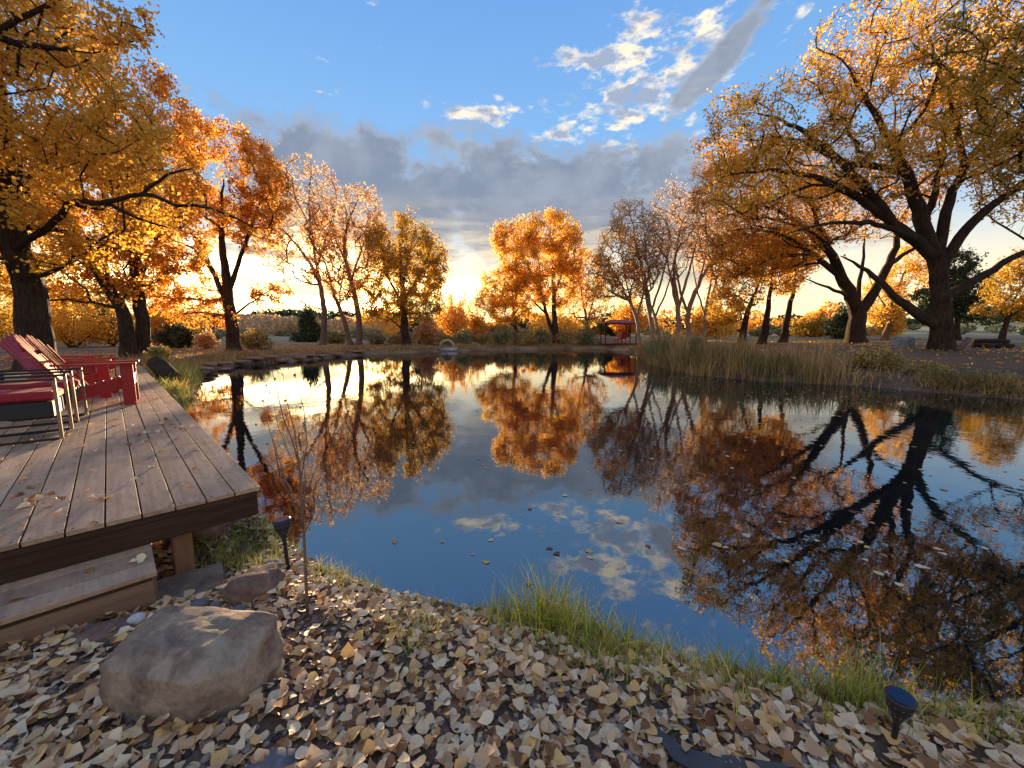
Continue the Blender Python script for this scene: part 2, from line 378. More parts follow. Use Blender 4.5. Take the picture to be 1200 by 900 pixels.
def water():
    mt = bpy.data.materials.new('pond_water'); mt.use_nodes = True; nt = mt.node_tree; nt.nodes.clear()
    out = nt.nodes.new('ShaderNodeOutputMaterial')
    gl = nt.nodes.new('ShaderNodeBsdfGlossy'); gl.inputs['Roughness'].default_value = .012; gl.inputs['Color'].default_value = (.94, .97, 1, 1)
    df = nt.nodes.new('ShaderNodeBsdfDiffuse'); df.inputs[0].default_value = (.004, .009, .010, 1)
    fr = nt.nodes.new('ShaderNodeFresnel'); fr.inputs[0].default_value = 3.0
    mx = nt.nodes.new('ShaderNodeMixShader')
    n1 = tex(nt, 2.2, 3, .5, .3, 'Object', (1, .8, 1)); n2 = tex(nt, 9, 3, .5, .2, 'Object', (1, .7, 1))
    big = ramp(nt, tex(nt, .12, 2, .5), [(.4, (.25, .25, .25)), (.62, (1, 1, 1))])
    h = math_(nt, 'MULTIPLY', math_(nt, 'ADD', n1, math_(nt, 'MULTIPLY', n2, .35)), big)
    bp = nt.nodes.new('ShaderNodeBump'); bp.inputs['Strength'].default_value = .11; bp.inputs['Distance'].default_value = .03
    nt.links.new(h, bp.inputs['Height'])
    for q in (gl, fr): nt.links.new(bp.outputs[0], q.inputs['Normal'])
    nt.links.new(fr.outputs[0], mx.inputs[0]); nt.links.new(df.outputs[0], mx.inputs[1]); nt.links.new(gl.outputs[0], mx.inputs[2])
    nt.links.new(mx.outputs[0], out.inputs[0])
    o = link('pond_water', mesh_from('pond_water', [(-30, -1, 0), (40, -1, 0), (40, 60, 0), (-30, 60, 0)], [(0, 1, 2, 3)], [mt])); tag(o, kind='structure')
water()

# ------------------------------------------------------------------ trees
def leaf_quads(C, size, rng, up_bias=.3, aspect=.8):
    n = len(C); nrm = rng.normal(size=(n, 3)); nrm[:, 2] += up_bias; nrm /= np.linalg.norm(nrm, axis=1)[:, None]
    a = rng.normal(size=(n, 3)); a -= (a*nrm).sum(1)[:, None]*nrm; a /= np.linalg.norm(a, axis=1)[:, None]; b = np.cross(nrm, a)
    s = size*rng.uniform(.65, 1.25, n)[:, None]*.5
    V = np.stack([C - a*s*1.15, C + b*s*aspect - a*s*.2, C + a*s*1.15, C - b*s*aspect - a*s*.2], 1).reshape(-1, 3)
    return V, np.arange(n*4).reshape(-1, 4)
def ellipsoid_pts(n, c, r, rng, shell=.5):
    d = rng.normal(size=(n, 3)); d /= np.linalg.norm(d, axis=1)[:, None]
    q = rng.uniform(size=n)**(1/3.)*(1-shell) + shell*rng.uniform(.75, 1, n)
    return np.asarray(c) + d*q[:, None]*np.asarray(r)
def grow(limbs, pts, base, rng, seg=.5, droop=0.0, rtip=.010, rexp=2.35):
    """limbs: list of (points, r0, r1) - first starts at the root; returns chains"""
    P = []; par = []; fix = []
    def add(p, q, r=0.0): P.append(p); par.append(q); fix.append(r); return len(P)-1
    for li, (pl, r0, r1) in enumerate(limbs):
        pl = [np.asarray(p, float) for p in pl]
        if li == 0: cur = add(pl[0], -1, r0)
        else:
            A = np.array(P); cur = int(np.argmin(((A-pl[0])**2).sum(1)))
        # catmull-ish resample
        Q = [P[cur]] + pl[1:]; L_ = sum(np.linalg.norm(Q[i+1]-Q[i]) for i in range(len(Q)-1)); done = 0
        for i in range(len(Q)-1):
            a = Q[i]; b = Q[i+1]; d = np.linalg.norm(b-a); m = max(1, int(round(d/seg)))
            p0 = Q[i-1] if i > 0 else a; p3 = Q[i+2] if i+2 < len(Q) else b
            for j in range(1, m+1):
                t = j/m; p = .5*((2*a) + (b-p0)*t + (2*p0-5*a+4*b-p3)*t*t + (3*a-p0-3*b+p3)*t**3)
                f = (done + d*t)/max(L_, 1e-6); rr = r0+(r1-r0)*f**1.15
                if not (i == len(Q)-2 and j == m): p = p + rng.normal(size=3)*min(.06*seg, rr*.35)
                cur = add(p, cur, rr)
            done += d
    order = np.argsort(np.linalg.norm(pts - np.asarray(P[0]), axis=1)*rng.uniform(.85, 1.15, len(pts)))
    cap = 60000; A = np.zeros((cap, 3)); A[:len(P)] = np.array(P); D = np.zeros(cap)
    for i, q in enumerate(par):
        if q >= 0: D[i] = D[q] + np.linalg.norm(A[i]-A[q])
    lowz = A[0, 2] + .9*(limbs[0][0][-1][2]-A[0, 2])*.35; n = len(P); tips = []
    nskip = 0
    for oi in order:
        if n > cap-60: break
        t = pts[oi]; dv = A[:n]-t; d = np.sqrt((dv**2).sum(1)); cost = d + .12*D[:n] + .9*np.maximum(dv[:, 2], 0)
        cost[0] = 1e9; cost += (A[:n, 2] < lowz)*1e3
        k = int(np.argmin(cost)); a = A[k].copy(); dist = d[k]
        if dist < .05: continue
        m = max(1, int(dist/seg)); pk = par[k]
        dr = (A[k]-A[pk]) if pk >= 0 else np.array((0, 0, 1.)); dr = dr/(np.linalg.norm(dr)+1e-6)*dist*.4
        c1 = a + dr + np.array((0, 0, .08*dist)); c2 = t + np.array((0, 0, -droop*dist)) - (t-a)*.3; prev = k
        for j in range(1, m+1):
            s = j/m; p = (1-s)**3*a + 3*s*(1-s)**2*c1 + 3*s*s*(1-s)*c2 + s**3*t
            if j < m: p = p + rng.normal(size=3)*.035*seg*2
            A[n] = p; D[n] = D[prev] + seg; par.append(prev); fix.append(0.0); prev = n; n += 1
        tips.append(prev)
    A = A[:n]; par = np.array(par)
    acc = np.zeros(n); kids = [[] for _ in range(n)]
    for i in range(n):
        if par[i] >= 0: kids[par[i]].append(i)
    rad = np.zeros(n)
    for i in range(n-1, -1, -1):
        r = (acc[i] if acc[i] > 0 else rtip**rexp)**(1/rexp)
        r = min(r, .30) if not fix[i] else r
        rad[i] = max(rtip, fix[i]) if fix[i] else r
        if par[i] >= 0: acc[par[i]] += r**rexp if not fix[i] else max(acc[i], rtip**rexp)
    for i in range(n):
        if par[i] >= 0: rad[i] = min(rad[i], rad[par[i]]*.97)
    chains = []; stack = [0]
    seen = np.zeros(n, bool); starts = [(0, -1)]
    while starts:
        s, pr = starts.pop(); ch = [pr] if pr >= 0 else []; c = s
        while True:
            ch.append(c); seen[c] = True; ks = kids[c]
            if not ks: break
            b = max(ks, key=lambda q: rad[q])
            for q in ks:
                if q != b: starts.append((q, c))
            c = b
        chains.append(ch)
    return A, rad, chains, tips, par
def branch_mesh(A, rad, chains, rmin_sides=4, flare=True, minr=0.0):
    VV = []; FF = []; n0 = 0
    for ch in chains:
        if len(ch) < 2: continue
        idx = np.array(ch); P = A[idx]; r = rad[idx].copy()
        if ch is not chains[0]: r[0] = min(r[0], r[1]*1.25)
        if r.max() < minr: continue
        k = 10 if r[1] > .2 else 7 if r[1] > .09 else 5 if r[1] > .035 else 3
        T = np.empty_like(P); T[1:-1] = P[2:]-P[:-2]; T[0] = P[1]-P[0]; T[-1] = P[-1]-P[-2]; T /= (np.linalg.norm(T, axis=1)[:, None]+1e-9)
        ref = np.array((0.31, .95, .05)) if abs(T[0][2]) > .6 else np.array((0, 0, 1.))
        U = np.cross(T, ref); U /= (np.linalg.norm(U, axis=1)[:, None]+1e-9); W = np.cross(T, U)
        an = np.arange(k)*2*math.pi/k
        if k >= 7: rr = r[:, None]*(1 + .10*np.sin(an*3+1.3)[None, :] + .05*np.sin(an*5 + P[:, 2:3]*1.1))
        else: rr = r[:, None]*np.ones(k)[None, :]
        V = P[:, None, :] + rr[:, :, None]*(U[:, None, :]*np.cos(an)[None, :, None] + W[:, None, :]*np.sin(an)[None, :, None])
        m = len(P); i = (np.arange(m-1)[:, None]*k + np.arange(k)[None, :]); j = (np.arange(m-1)[:, None]*k + (np.arange(k)+1)[None, :] % k)
        VV.append(V.reshape(-1, 3)); FF.append(np.stack([i, j, j+k, i+k], -1).reshape(-1, 4)+n0); n0 += m*k
    return np.concatenate(VV), np.concatenate(FF)
TREE_STATS = []
def tree(label, group, Y, trunk, crown, n_tips, leaves, leaf, mat_leaf, bark='bark', limbs=(), rbase=.3, rtop=None, droop=0.0, seed=1,
         spread=.28, name='cottonwood_tree', seg=.5, depth=1.0, along=.3, rtip=.010, cat='tree', base=None):
    """trunk/limbs: photo pixels (x, y[, offset in m towards/away]); crown: ellipses (x, y, rx, ry[, off]) - all at distance Y, turned into world points"""
    n_tips = int(n_tips*1.35); leaves = int(leaves*.9); spread *= .68; along = max(along, .38)
    rng = np.random.default_rng(seed)
    W = lambda p: at(p[0], p[1], Y + (p[2] if len(p) > 2 else 0))
    tp = [W(p) for p in trunk]; g = gz(tp[0][0], tp[0][1]); tp[0][2] = g-.12
    L_ = [(tp, rbase, .035)]
    for l in limbs:
        r0, pp = l[0], l[1:]
        ps = [W(p) for p in pp]
        L_.append((ps, r0, .018))
    areas = [e[2]*e[3] for e in crown]; tot = sum(areas); pts = []; bb = []
    for e, a in zip(crown, areas):
        c = W((e[0], e[1], e[4] if len(e) > 4 else 0)); sx = e[2]*Y/F; sz = e[3]*Y/F; sy = (sx+sz)/2*depth
        pts.append(ellipsoid_pts(max(3, int(n_tips*a/tot)), c, (sx, sy, sz), rng))
    pts = np.concatenate(pts); pts = pts[pts[:, 2] > g+.5]
    A, rad, chains, tips, par = grow(L_, pts, tp[0], rng, seg, droop, rtip)
    # root flare
    hgt = A[:, 2]-g; 
    t0 = chains[0]
    for i in t0:
        if hgt[i] < .7: rad[i] *= 1 + .3*max(0, 1-hgt[i]/.7)**2
    V, Fc = branch_mesh(A, rad, chains)
    b = V[0]*0; org = np.array((tp[0][0], tp[0][1], g))
    root = thing(name, label, cat, org, 0, group)
    link('trunk', mesh_from('trunk', V-org, Fc, [M[bark]], True, 4), root)
    thin = np.where((rad < .03) & (par >= 0))[0]; tp_ = np.array(tips)
    nt_ = int(leaves*(1-along)); na = leaves-nt_
    wt = rng.gamma(.55, 1.0, len(tp_)); wt /= wt.sum()          # uneven clumps
    ci = rng.choice(tp_, nt_, p=wt); C1 = A[ci] + rng.normal(size=(nt_, 3))*spread
    ci = rng.choice(thin, na); f = rng.uniform(size=(na, 1)); C2 = A[ci]*f + A[par[ci]]*(1-f) + rng.normal(size=(na, 3))*spread*.5
    C = np.concatenate([C1, C2]); V, Fc = leaf_quads(C, leaf, rng)
    c = link('crown', mesh_from('crown', V-org, Fc, [M[mat_leaf]], False, 4), root); c['kind'] = 'stuff'
    return root

G1 = 'cottonwoods on the left bank'; G2 = 'autumn trees along the far shore'; G3 = 'tall thin trees behind the reeds'; G4 = 'big old cottonwoods on the right bank'
# left bank
tree('thick dark cottonwood trunk rising right behind the red chairs, with a huge golden crown', G1, 13, [(37, 400), (33, 345), (16, 280), (8, 210), (0, 120), (-20, 30)],
     [(60, 130, 110, 80), (100, 215, 95, 70), (-60, 60, 130, 130), (20, 280, 90, 45), (-100, 220, 100, 90), (60, 40, 60, 40), (150,190,40,50)], 900, 44000, .115, 'gold',
     limbs=[(.11, (20, 290), (52, 268, -.6), (88, 238, -1), (125, 238, -1.7), (165, 226, -2), (205, 240, -2.4), (250, 244, -2.5), (300, 268, -2)), (.06, (125, 238, -1.7), (160, 255, -1.6), (200, 268, -1)), (.05, (165, 226, -2), (195, 205, -2.4), (225, 198, -2.6)), (.16, (12, 250), (50, 190, 1), (100, 140, 2), (130, 100, 2)),
            (.10, (34, 335), (60, 318, -.5), (85, 308, -1)), (.14, (8, 230), (-60, 180), (-120, 140)), (.10,(14,270),(70,270,1.5),(130,290,2),(175,300,2))], rbase=.46, rtop=.16, seed=3, seg=.45, spread=.30)
tree('cottonwood just outside the left edge whose bare-tipped branches reach in at the top corner', G1, 8.5, [(-330, 420), (-320, 300), (-300, 200), (-260, 100)],
     [(20, 10, 130, 50), (-150, -20, 160, 110), (120, 25, 55, 25, .5), (-230, 120, 120, 110)], 420, 15000, .085, 'orange',
     limbs=[(.16, (-300, 200), (-180, 110), (-60, 55), (0, 33), (55, 5), (110, -30)), (.07, (-10, 38), (50, 55, .3), (110, 62, .5))], rbase=.35, seed=5, seg=.35, spread=.16)
tree('cottonwood leaning left beside the far end of the deck, left of its straight twin', G1, 20, [(152, 418), (146, 375), (128, 340), (108, 310), (85, 280), (70, 240)],
     [(90, 275, 70, 45), (45, 330, 60, 32), (85, 205, 60, 50), (110, 340, 45, 20)], 420, 22000, .125, 'gold', limbs=[(.12, (130, 345), (120, 300, 1), (130, 250, 1.5))], rbase=.34, seed=8)
tree('upright cottonwood at the end of the deck with a tall orange crown', G1, 21, [(168, 418), (166, 375), (160, 340), (158, 300), (155, 240), (158, 160)],
     [(155, 125, 52, 55), (185, 215, 50, 60), (130, 235, 60, 70), (200, 280, 45, 40), (160, 320, 50, 25)], 560, 34000, .125, 'orange',
     limbs=[(.13, (161, 335), (178, 295, .5), (205, 255, 1), (225, 225, 1)), (.10, (157, 270), (130, 220), (110, 180))], rbase=.34, seed=9)
tree('forked cottonwood standing alone at the left shore with a spreading rust and orange crown', G1, 27, [(274, 415), (271, 380), (267, 345), (262, 300), (259, 250), (262, 210)],
     [(265, 205, 62, 62), (230, 165, 30, 28), (310, 215, 26, 50), (225, 250, 45, 40), (300, 270, 28, 28), (215, 330, 50, 24), (315, 345, 22, 14), (240, 372, 50, 9), (180, 345, 30, 25)], 750, 40000, .145, 'orange',
     limbs=[(.20, (268, 350), (248, 315), (232, 280), (205, 270)), (.20, (269, 350), (282, 300), (298, 255), (310, 220)), (.10, (271, 368), (235, 366), (195, 372)), (.09, (272, 372), (298, 352), (322, 337)), (.12, (250, 320), (225, 290), (200, 282))],
     rbase=.42, rtop=.12, seed=11)
# far shore, sparse ones against the sun
tree('slender sparse reddish tree with a kinked trunk, leftmost of the thin trees near the sun', G2, 38, [(378, 408), (380, 370), (376, 340), (367, 315), (350, 290), (325, 262)],
     [(365, 225, 32, 40), (345, 255, 32, 38), (385, 270, 22, 40), (320, 290, 22, 30), (350, 310, 30, 26)], 620, 11000, .15, 'rust', 'bark_pale',
     limbs=[(.16, (375, 335), (368, 290), (362, 240), (365, 200)), (.08, (379, 378), (352, 352), (325, 322)), (.12, (370, 320), (382, 280), (392, 245)), (.07, (379, 365), (355, 355), (335, 345))], rbase=.30, seed=21, spread=.35, rtip=.016)
tree('thin tree leaning left beside the setting sun, bare low branches', G2, 38.5, [(411, 408), (402, 372), (390, 340), (382, 310), (372, 285)],
     [(385, 300, 25, 38), (400, 335, 20, 20), (372, 270, 18, 25)], 260, 5500, .15, 'orange', 'bark_pale', limbs=[(.10, (398, 360), (402, 320), (408, 290))], rbase=.25, seed=22, spread=.35, rtip=.016)
tree('thin upright tree directly before the setting sun with a tall narrow crown', G2, 38, [(421, 408), (420, 370), (413, 335), (404, 300), (408, 260), (424, 228)],
     [(422, 248, 26, 32), (408, 290, 30, 32), (435, 285, 20, 28), (405, 330, 25, 25)], 520, 9500, .15, 'rust', 'bark_pale',
     limbs=[(.13, (413, 330), (425, 290), (440, 255)), (.10, (408, 310), (395, 285), (388, 255))], rbase=.30, seed=23, spread=.35, rtip=.016)
tree('round full cottonwood right of the sun, orange above and olive below', G2, 38, [(476, 408), (474, 380), (472, 345), (470, 310), (468, 280)],
     [(468, 285, 42, 34), (490, 300, 34, 32), (445, 300, 22, 30), (470, 335, 50, 28), (455, 358, 42, 18), (495, 355, 30, 22), (505, 318, 20, 20)], 620, 32000, .17, 'olive',
     limbs=[(.16, (473, 362), (455, 325), (445, 290)), (.16, (472, 355), (492, 320), (505, 290)), (.09, (474, 388), (455, 372), (440, 368)), (.10, (471, 340), (480, 300), (485, 275))], rbase=.42, seed=24, spread=.4)
tree('low spreading orange tree left of the tallest far shore tree', G2, 43, [(605, 404), (604, 380), (601, 355), (600, 330)],
     [(590, 335, 30, 24), (612, 345, 24, 22), (575, 352, 20, 16), (598, 365, 30, 14)], 320, 14000, .17, 'gold', limbs=[(.10, (602, 362), (585, 340), (570, 330)), (.10, (603, 365), (622, 345), (632, 335))], rbase=.24, seed=25, spread=.4)
tree('tallest bright orange cottonwood in the middle of the far shore', G2, 42, [(652, 404), (650, 372), (649, 340), (648, 305), (645, 270)],
     [(640, 272, 38, 24), (605, 280, 30, 22), (665, 295, 20, 32), (625, 305, 42, 26), (650, 335, 30, 26), (600, 325, 20, 18)], 700, 38000, .175, 'gold',
     limbs=[(.22, (650, 398), (641, 370), (632, 340), (615, 305), (600, 280)), (.12, (641, 368), (622, 350), (605, 335)), (.14, (649, 345), (662, 310), (668, 285)), (.12, (633, 345), (632, 310), (625, 280))], rbase=.34, seed=26, spread=.42)
tree('thin half-bare tree between the tallest orange tree and the red shelter', G2, 44, [(690, 402), (687, 372), (682, 345), (676, 318)],
     [(690, 325, 20, 35), (675, 345, 16, 30), (700, 350, 16, 28)], 420, 6500, .16, 'orange', 'bark_pale', limbs=[(.10, (687, 375), (697, 345), (703, 310))], rbase=.20, seed=27, spread=.4, rtip=.017)
for i, (bx, pts, cr, lv, r_, lb, mt_) in enumerate([
    (752, [(752, 404), (745, 372), (728, 335), (712, 305)], [(722, 310, 26, 32), (705, 340, 20, 24), (735, 345, 20, 20)], 9500, .20, 'leftmost thin tree behind the reeds with orange leaves, leaning over the red shelter', 'orange'),
    (765, [(766, 404), (763, 370), (757, 330), (746, 290), (742, 262)], [(742, 285, 24, 34), (758, 300, 18, 34), (728, 270, 12, 20)], 4200, .22, 'bare upright tree just right of the red shelter', 'rust'),
    (792, [(776, 404), (768, 372), (756, 345), (745, 322)], [(752, 330, 22, 28), (770, 300, 16, 34)], 3600, .19, 'thin grey tree crossing behind its bare neighbours above the reeds', 'rust'),
    (796, [(794, 404), (795, 365), (790, 320), (797, 270), (805, 250)], [(785, 270, 24, 36), (803, 275, 20, 34), (790, 310, 22, 28)], 4600, .26, 'tallest bare many-branched tree behind the left end of the reeds', 'rust'),
    (812, [(810, 404), (806, 370), (818, 335), (838, 300), (858, 272)], [(835, 295, 28, 26), (815, 275, 20, 34), (852, 285, 18, 24)], 5200, .28, 'forked pale tree with branches fanning right towards the big cottonwood', 'rust'),
    (825, [(826, 404), (826, 372), (832, 335), (836, 290)], [(835, 300, 18, 40), (850, 330, 18, 24)], 5200, .20, 'thin tree with a few orange leaves, rightmost of the bare row behind the reeds', 'orange')]):
    tree(lb, G3, 30+i*.5, pts, [(a, b_-14, c_, d_*1.15) for a, b_, c_, d_ in cr], 700, int(lv*.95), .10, mt_, 'bark_tan', limbs=[(r_*.5, pts[1], (pts[1][0]+14, pts[2][1]-8), (pts[1][0]+24, pts[2][1]-50)), (r_*.45, pts[1], (pts[1][0]-10, pts[2][1]), (pts[1][0]-16, pts[2][1]-45))], rbase=r_*.78, seed=40+i, spread=.30, rtip=.014)
for i, (pts, cr, lv, lb) in enumerate([
    ([(868, 402), (874, 375), (882, 350), (892, 325)], [(872, 335, 26, 30), (850, 360, 20, 24), (880, 300, 24, 24)], 9000, 'short leaning tree full of low orange leaves behind the middle of the reeds'),
    ([(893, 402), (899, 370), (903, 340), (907, 305)], [(900, 300, 26, 26), (920, 325, 18, 20)], 8000, 'slanting trunk with orange leaves, second left of the big forked cottonwood'),
    ([(917, 402), (923, 370), (930, 338), (938, 300)], [(935, 300, 28, 22), (915, 285, 22, 20)], 8000, 'slanting trunk next left of the big forked cottonwood')]):
    tree(lb, 'leaning orange trees behind the reeds', 27+i*.6, pts, cr, 260, lv, .125, 'gold', limbs=[], rbase=.24, seed=60+i, spread=.3)
# right bank
tree('big dark cottonwood forking low into a broad V, behind the right end of the reeds', G4, 25, [(1003, 404), (1004, 382), (1004, 362), (990, 332), (975, 300), (958, 262), (945, 230)],
     [(890, 215, 70, 45), (850, 240, 45, 50), (940, 250, 80, 40), (900, 290, 60, 32), (1010, 240, 80, 40), (870, 300, 45, 30), (840, 190, 30, 35)], 1400, 34000, .12, 'orange',
     limbs=[(.32, (1004, 368), (1028, 335), (1046, 300), (1055, 260), (1075, 225)), (.20, (985, 322), (955, 300), (920, 278), (880, 268), (850, 272)), (.18, (975, 300), (935, 262), (895, 240), (855, 232)),
            (.15, (1040, 310), (1080, 285), (1115, 270)), (.16, (1004, 360), (1010, 310, 1), (1015, 265, 1)), (.12, (992, 350), (965, 335, -1), (940, 325, -1.5)), (.12, (950, 300), (915, 300), (880, 315), (850, 330))],
     rbase=.47, rtop=.17, seed=71, spread=.32, along=.35)
tree('giant cottonwood with heavy twisting limbs and a wide golden crown nearest the right edge', G4, 17.5, [(1103, 412), (1103, 372), (1100, 330), (1095, 300), (1078, 255), (1062, 205), (1038, 155), (1012, 112), (995, 80)],
     [(1010, 60, 62, 58), (935, 130, 62, 48), (870, 160, 42, 44), (1050, 120, 80, 55), (960, 195, 90, 40), (1120, 50, 90, 62), (1150, 150, 95, 50), (1210, 90, 90, 110), (880, 215, 55, 32), (1060, 200, 90, 30), (1230, 210, 70, 50), (850,125,22,22)], 2100, 56000, .10, 'gold',
     limbs=[(.25, (1096, 302), (1055, 268), (1015, 238), (965, 212), (910, 200), (855, 205)), (.20, (1040, 258), (1000, 205), (960, 168), (915, 140), (880, 132)), (.24, (1101, 385), (1060, 358), (1025, 325), (1000, 308), (985, 300)),
            (.22, (1096, 305), (1108, 250), (1128, 200), (1165, 150), (1205, 110)), (.22, (1099, 320), (1130, 270), (1175, 232), (1225, 195), (1270, 165)), (.19, (1104, 352), (1145, 328), (1195, 298), (1245, 280), (1290, 270)),
            (.16, (1084, 265), (1100, 200, 1.5), (1110, 130, 2.5), (1115, 70, 3)), (.14, (1062, 205), (1030, 195), (985, 190), (940, 165), (905, 160)), (.13, (1130, 200), (1120, 140), (1100, 80), (1085, 30)),
            (.13, (1070, 275), (1020, 262, -1.5), (970, 262, -2.5), (920, 275, -3)), (.12, (1160, 155), (1150, 100, -2), (1160, 50, -3))],
     rbase=.39, rtop=.09, seed=72, spread=.27, seg=.4, along=.35)
tree('cottonwood outside the right edge whose brown twiggy branches hang into the top right corner', G4, 12, [(1420, 430), (1410, 340), (1390, 250), (1360, 160), (1320, 90)],
     [(1210, 20, 90, 70), (1180, 120, 60, 50), (1300, 90, 100, 120), (1230, 190, 50, 40)], 800, 22000, .09, 'olive',
     limbs=[(.15, (1380, 210), (1300, 130), (1220, 90), (1150, 70)), (.12, (1400, 290), (1320, 230), (1240, 185), (1180, 160))], rbase=.45, rtop=.12, seed=73, spread=.2, seg=.35)
tree('small pale-barked tree with yellow leaves, seen between the two big cottonwoods', 'small trees under the big cottonwoods', 33, [(1036, 402), (1042, 375), (1050, 345), (1062, 315)],
     [(1030, 355, 22, 26), (1060, 330, 26, 24), (1075, 300, 24, 20)], 260, 7500, .14, 'gold', 'bark_pale', limbs=[(.08, (1045, 365), (1025, 340), (1015, 315))], rbase=.22, seed=80, spread=.35)
tree('bluish green juniper directly behind the giant cottonwood trunk', 'junipers', 30, [(1122, 400), (1121, 370), (1120, 340), (1118, 315)],
     [(1110, 350, 32, 22), (1130, 335, 24, 24), (1120, 310, 20, 16), (1135, 365, 22, 14), (1095, 365, 18, 12)], 420, 22000, .13, 'juniper', rbase=.20, seed=81, spread=.3, name='juniper_tree')
tree('small crooked green tree leaning right near the right edge, in front of the straw slope', 'small trees under the big cottonwoods', 23, [(1171, 405), (1177, 385), (1184, 365), (1192, 345)],
     [(1190, 340, 26, 26), (1165, 362, 20, 8), (1215, 360, 24, 18), (1200, 312, 20, 18)], 260, 9000, .11, 'olive', limbs=[(.06, (1180, 375), (1198, 362), (1215, 350))], rbase=.16, seed=82, spread=.25)

# ------------------------------------------------------------------ bushes, scrub, far woods
def bush(label, px, py, Y, wpx, hpx, mt, n, leaf, name='bush', group=None, seed=1, cat='bush', stems=7, pointed=False):
    rng = np.random.default_rng(seed); c = at(px, py, Y); g = gz(c[0], c[1]); w_ = wpx*Y/F/2; h_ = hpx*Y/F
    root = thing(name, label, cat, (c[0], c[1], g), 0, group)
    blobs = []
    for k in range(9 if not pointed else 12):
        if pointed:
            f = k/12; rr = w_*(1-f)**.8*.75+.1*w_; a = rng.uniform(0, 6.28)
            blobs.append((math.cos(a)*rr*.45, math.sin(a)*rr*.45, h_*(.12+.8*f), rr, h_*.16))
        else:
            a = rng.uniform(0, 6.28); q = w_*rng.uniform(.1, .7); blobs.append((math.cos(a)*q, math.sin(a)*q, h_*rng.uniform(.25, .75)*(1-.35*(q/w_)**2), w_*rng.uniform(.28, .5), h_*rng.uniform(.18, .32)))
    wt = np.array([b[3]**2*b[4] for b in blobs]); wt /= wt.sum(); ks = rng.choice(len(blobs), n, p=wt); B = np.array(blobs)[ks]
    P = ellipsoid_pts(n, (0, 0, 0), (1, 1, 1), rng, .6)*B[:, [3, 3, 4]] + B[:, :3] + rng.normal(size=(n, 3))*leaf*.8
    if not pointed:                                        # loose upright sprays break the outline
        ns = 26; sp_ = rng.normal(size=(ns, 3)); sp_[:, 2] = np.abs(sp_[:, 2])*1.3+.35; sp_ /= np.linalg.norm(sp_, axis=1)[:, None]
        sp_ = sp_*np.array((w_, w_, h_))*rng.uniform(.75, 1.3, ns)[:, None]; k_ = rng.integers(0, ns, n//2); f_ = rng.uniform(.15, 1, n//2)[:, None]
        P[:n//2] = sp_[k_]*f_**.8 + rng.normal(size=(n//2, 3))*leaf*(1.2-.6*f_)
    P[:, 2] = np.maximum(P[:, 2], .02); V, Fc = leaf_quads(P, leaf, rng)
    o = link('foliage', mesh_from('foliage', V, Fc, [M[mt]], False, 4), root); o['kind'] = 'stuff'
    b = MB()
    for k in range(stems):
        q = blobs[k % len(blobs)]; b.tube([(rng.normal()*.05, rng.normal()*.05, -.15), (q[0]*.4, q[1]*.4, q[2]*.5), (q[0], q[1], q[2]+q[4]*.5)], [.03*h_/1.5, .02*h_/1.5, .006], 4, False)
    b.build('stem', M['bark'], root); return root
GB = 'bushes along the left and far shore'
bush('dark green pointed juniper behind the slender kinked tree on the far left shore', 364, 405, 46, 34, 44, 'juniper', 7000, .2, 'juniper_bush', seed=1, pointed=True)
bush('wide dark green bush at the left shore, left of the forked tree', 212, 412, 30, 50, 26, 'juniper', 6000, .15, seed=2)
bush('tawny dry bush right beside the foot of the forked tree', 298, 412, 29, 42, 20, 'scrub', 4500, .12, seed=3)
bush('rusty bush at the left shore between the twin trunks and the forked tree', 243, 412, 29, 26, 18, 'rust', 3000, .12, seed=4)
bush('dull green bush between the kinked tree and the trees before the sun', 395, 408, 42, 34, 16, 'sage', 3500, .17, seed=5)
bush('reddish dark bush right of the round tree, left of the white float', 502, 407, 44, 34, 34, 'rust', 4500, .18, seed=6)
bush('dark green round bush behind the white float', 497, 406, 47, 30, 36, 'juniper', 4000, .2, seed=7)
bush('small green bush at the foot of the trees in front of the sun', 442, 408, 41, 26, 12, 'sage', 2200, .15, seed=8)
bush('bright ochre bush at the end of the deck next to the twin trunks', 187, 425, 19, 26, 16, 'scrub', 2500, .09, seed=9)
for i, (px, wp, hp, mt_, lb) in enumerate([
    (545, 30, 16, 'sage', 'grey green scrub just right of the white float'), (568, 26, 14, 'scrub', 'tawny scrub left of the low spreading orange tree'),
    (588, 24, 17, 'sage', 'sage coloured scrub at the foot of the low spreading orange tree'), (615, 30, 15, 'scrub', 'dry scrub between the low orange tree and the tallest orange tree'),
    (636, 26, 18, 'sage', 'green scrub at the foot of the tallest orange tree'), (662, 34, 16, 'scrub', 'dry scrub right of the tallest orange tree trunk'),
    (688, 26, 19, 'sage', 'pale green shrub left of the red shelter'), (470, 30, 10, 'scrub', 'low dry scrub at the foot of the round tree'),
    (526, 22, 12, 'scrub', 'low brown scrub right behind the white float')]):
    bush(lb, px, 408, 41+(i % 3)*.6, wp*1.25, hp*1.15, mt_, 3000, .13, 'scrub_bush', GB, 20+i)
